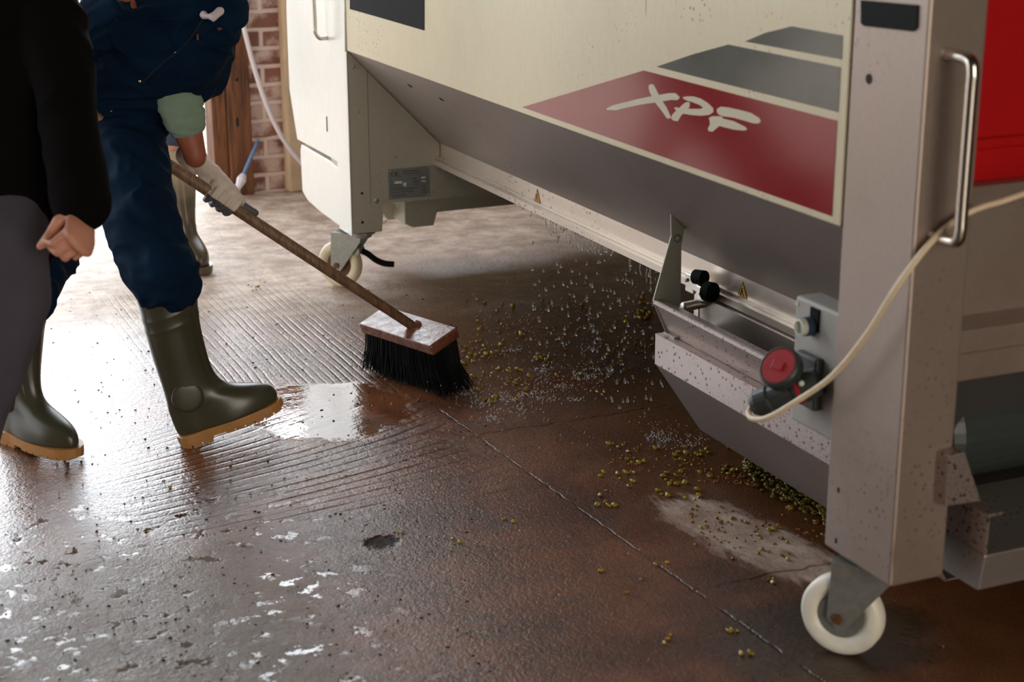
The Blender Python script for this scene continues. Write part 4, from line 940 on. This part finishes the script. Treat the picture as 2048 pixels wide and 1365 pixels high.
# ---------------------------------------------------------------- grapes, skins and grit
rng = random.Random(11)
def grape_mesh(i, k):
    bm = B(); ball(bm, (0, 0, 0), 1, 2)
    for v in bm.verts:
        n_ = noise.noise(v.co*1.3+V((i*7, 0, 0))); v.co *= 1+.6*n_
        v.co.z = v.co.z*(.55 if k else .8)
        if k: v.co.y *= .65; v.co.z += .25*v.co.x**2
    me = bpy.data.meshes.new('grape'); bm.to_mesh(me); bm.free()
    me.polygons.foreach_set('use_smooth', [True]*len(me.polygons)); return me
protos = []
for i in range(8):
    me = grape_mesh(i, i % 4 != 0); me.materials.append(M['grape' if i not in (2, 5, 7) else 'grape_amber']); protos.append(me)
zones = [  # photo region on the floor, count, group, label
    ((1200, 885, 1480, 1010), 62, 'grape skins in front of the tray', 'crushed yellow-green grape skin on the brown floor before the hanging tray', 1.15),
    ((1380, 930, 1640, 1130), 50, 'grape skins beside the front leg', 'crushed amber grape skin lying between the tray and the near leg', 1.05),
    ((905, 690, 1240, 810), 60, 'grape skins right of the broom', 'wet yellow grape skin on the splashed floor right of the broom', 1.25),
    ((930, 585, 1290, 700), 50, 'grape skins under the hopper', 'amber grape skin on the dark floor under the hopper', 1.2),
    ((1190, 1040, 1560, 1330), 20, 'loose grapes in the foreground', 'single yellow grape lying loose on the brown foreground floor', 1.1),
    ((760, 400, 1010, 470), 12, 'grapes behind the far caster', 'dry yellow grape on the pale floor behind the far caster', .9),
    ((640, 880, 1180, 1320), 16, 'grapes scattered at the bottom centre', 'small yellow grape piece on the ribbed floor left of the slab joint', .75),
    ((100, 560, 620, 1250), 16, 'grapes scattered on the left floor', 'tiny grape piece on the shiny floor near the boots', .7)]
count = 0
def put_grape(x, y, me, s, grp, lab, z=None):
    o = bpy.data.objects.new('grape', me); COL.objects.link(o)
    o.location = (x, y, (s*.5 if z is None else z)); o.rotation_euler = (rng.uniform(-.3, .3), rng.uniform(-.3, .3), rng.uniform(0, 6.3))
    o.scale = (s, s, s); tag(o, lab, 'grape', grp); return o
cl_ = []
for (u0, v0, u1, v1), n_, grp, lab, k in zones:
    cen = []
    for _ in range(n_):
        if cen and rng.random() < .55:
            c = rng.choice(cen); u = c[0]+rng.gauss(0, 14); v = c[1]+rng.gauss(0, 8)
        else: u = rng.uniform(u0, u1); v = rng.uniform(v0, v1)
        if grp == 'grape skins beside the front leg' and v > 985 and u > 1600: u -= 80
        cen.append((u, v)); p = P(u, v, 'z', 0)
        s = k*rng.uniform(.0038, .0068)
        if 'amber' in lab: me = protos[rng.choice([2, 5, 7, 0, 1])]
        else: me = protos[rng.choice([0, 1, 3, 4, 6, 2])]
        put_grape(p.x, p.y, me, s, grp, lab)
def stuff(name, items, mat, label, cat):   # items: (x, y, z, r, proto)
    bm = B()
    for x, y, z, r, i in items:
        n0 = len(bm.verts); q = bmesh.ops.create_icosphere(bm, subdivisions=1, radius=1)['verts']
        rz = Matrix.Rotation(rng.uniform(0, 6.3), 3, 'Z')
        for vtx in q:
            c = V((vtx.co.x*1.3, vtx.co.y*.8, vtx.co.z*.6)); vtx.co = V((x, y, z))+(rz @ c)*r*(1+.3*noise.noise(c*2+V((x*90, y*90, 0))))
    o = obj(name, bm, mat, smooth=True); return tag(o, label, cat, kind='stuff')
it = []
for _ in range(700):                       # heap of mash along the tray's foot
    t = rng.random(); u = 1490+t*160; v = 925+t*95+abs(rng.gauss(0, 16)); p = P(u, v, 'z', 0)
    it.append((p.x, p.y, abs(rng.gauss(0, .012)), rng.uniform(.004, .008), 0))
stuff('grape_mash', it[:420], 'must', 'dark green heap of grape mash along the foot of the tray', 'grape mash')
it = []
for t_, n_ in (((940, 590, 1310, 770), 460), ((900, 700, 1230, 790), 220), ((1200, 885, 1560, 985), 260), ((1380, 930, 1640, 1100), 160)):
    for _ in range(n_):
        u = rng.uniform(t_[0], t_[2]); v = rng.uniform(t_[1], t_[3]); p = P(u, v, 'z', 0)
        if noise.noise(p*5) < -.05: continue
        it.append((p.x, p.y, .001, rng.uniform(.002, .0052), 0))
stuff('grape_skin_scraps', it, 'grape_amber', 'tiny amber scraps of grape skin strewn on the wet floor', 'grape scraps')
it = []
for _ in range(760):
    u = rng.uniform(0, 1000); v = rng.uniform(560, 1360); p = P(u, v, 'z', 0)
    it.append((p.x, p.y, .0005, rng.choice([.0012, .0018, .0026, .0036])*rng.uniform(.7, 1.2), 0))
stuff('floor_grit', it, 'dirt', 'fine dark grit scattered over the floor', 'grit')

# ---------------------------------------------------------------- falling water
dm = []
for i in range(4):
    bm = B(); lathe(bm, (0, 0, -1), (0, 0, 1), [(0, .05), (.15, .5), (.45, .85), (.8, .95), (1.2, .8), (1.7, .45), (2.2, .2), (2.6+.3*i, .04)], 10)
    bmesh.ops.recalc_face_normals(bm, faces=bm.faces)
    me = bpy.data.meshes.new('water_drop'); bm.to_mesh(me); bm.free(); me.materials.append(M['water'])
    me.polygons.foreach_set('use_smooth', [True]*len(me.polygons)); dm.append(me)
for i in range(230):
    y = rng.gauss(3.93, .17) if i % 4 else rng.uniform(3.5, 4.5); x = 2.03+rng.gauss(0, .045)-.02; z = .43*(1-rng.random()**.8)*.97+.008
    if not 3.4 < y < 4.5: continue
    o = bpy.data.objects.new('water_drop', dm[i % 4]); COL.objects.link(o); s = rng.uniform(.0018, .0038)
    o.location = (x, y, z); o.scale = (s, s, s*rng.uniform(1.0, 2.2)); o.rotation_euler = (rng.uniform(-.1, .1), rng.uniform(-.1, .1), 0)
    tag(o, 'clear water drop falling from the hopper drip edge', 'water drop', 'falling water drops')
ws = B()
for i in range(46):                         # strings of water still clinging to the drip rail
    y = rng.choice([rng.uniform(3.6, 4.35), rng.gauss(4.05, .1), rng.uniform(3.45, 4.5)]); L_ = rng.uniform(.006, .05); x = 2.014
    pts = [V((x, y, .425))]; 
    for k in range(1, 6): pts.append(pts[-1]+V((rng.gauss(0, .0015), rng.gauss(0, .002), -L_/5)))
    tube(ws, pts, [.0022, .0013, .0010, .0012, .0018, .0006], 6)
tag(obj('dripping_water', ws, 'water', smooth=True), 'strings of water dripping off the steel rail', 'water', kind='stuff')
fr = B()
splash = [(1085, 742, 1), (1170, 752, .9), (1130, 775, .8), (1060, 790, .9), (1010, 800, 1), (960, 810, .9), (1040, 820, .8), (1335, 885, 1.3), (1310, 875, .8), (1380, 890, .8), (1090, 800, .8), (1150, 800, .6), (1215, 745, .6), (985, 840, .7), (930, 790, .6), (1030, 700, .5), (1180, 700, .5)]
for u, v, k in splash:
    c = P(u, v, 'z', 0)
    for j in range(int(20*k)):
        a_ = rng.uniform(0, 6.28); el_ = rng.uniform(.15, 1.3); L_ = rng.uniform(.004, .018)*k; o_ = V((rng.gauss(0, .022), rng.gauss(0, .022), 0))*k
        d_ = V((math.cos(a_)*math.cos(el_), math.sin(a_)*math.cos(el_), math.sin(el_)))
        tube(fr, [c+o_, c+o_+d_*L_*.5, c+o_+d_*L_], [.001, .0007, .0003], 5)
    for j in range(int(40*k)):
        a_ = rng.uniform(0, 6.28); o_ = V((math.cos(a_), math.sin(a_), 0))*rng.uniform(.01, .09)*k
        ball(fr, c+o_+V((0, 0, rng.uniform(.001, .035)*k)), rng.uniform(.0006, .0018), 1)
for j in range(330):                         # flung specks of water around the broom
    u = rng.gauss(960, 120); v = rng.gauss(730, 70); c = P(u, v, 'z', 0)
    if 700 < u < 950 and v < 790: continue
    c.z = rng.uniform(.001, .05); d_ = V((.5, .5, .45)).normalized()*rng.uniform(.002, .007)
    tube(fr, [c-d_, c, c+d_], [.0003, .0008, .0003], 4)
tag(obj('water_splash', fr, 'froth', smooth=True), 'frothing splashes of water on the floor under the drip', 'water', kind='stuff')
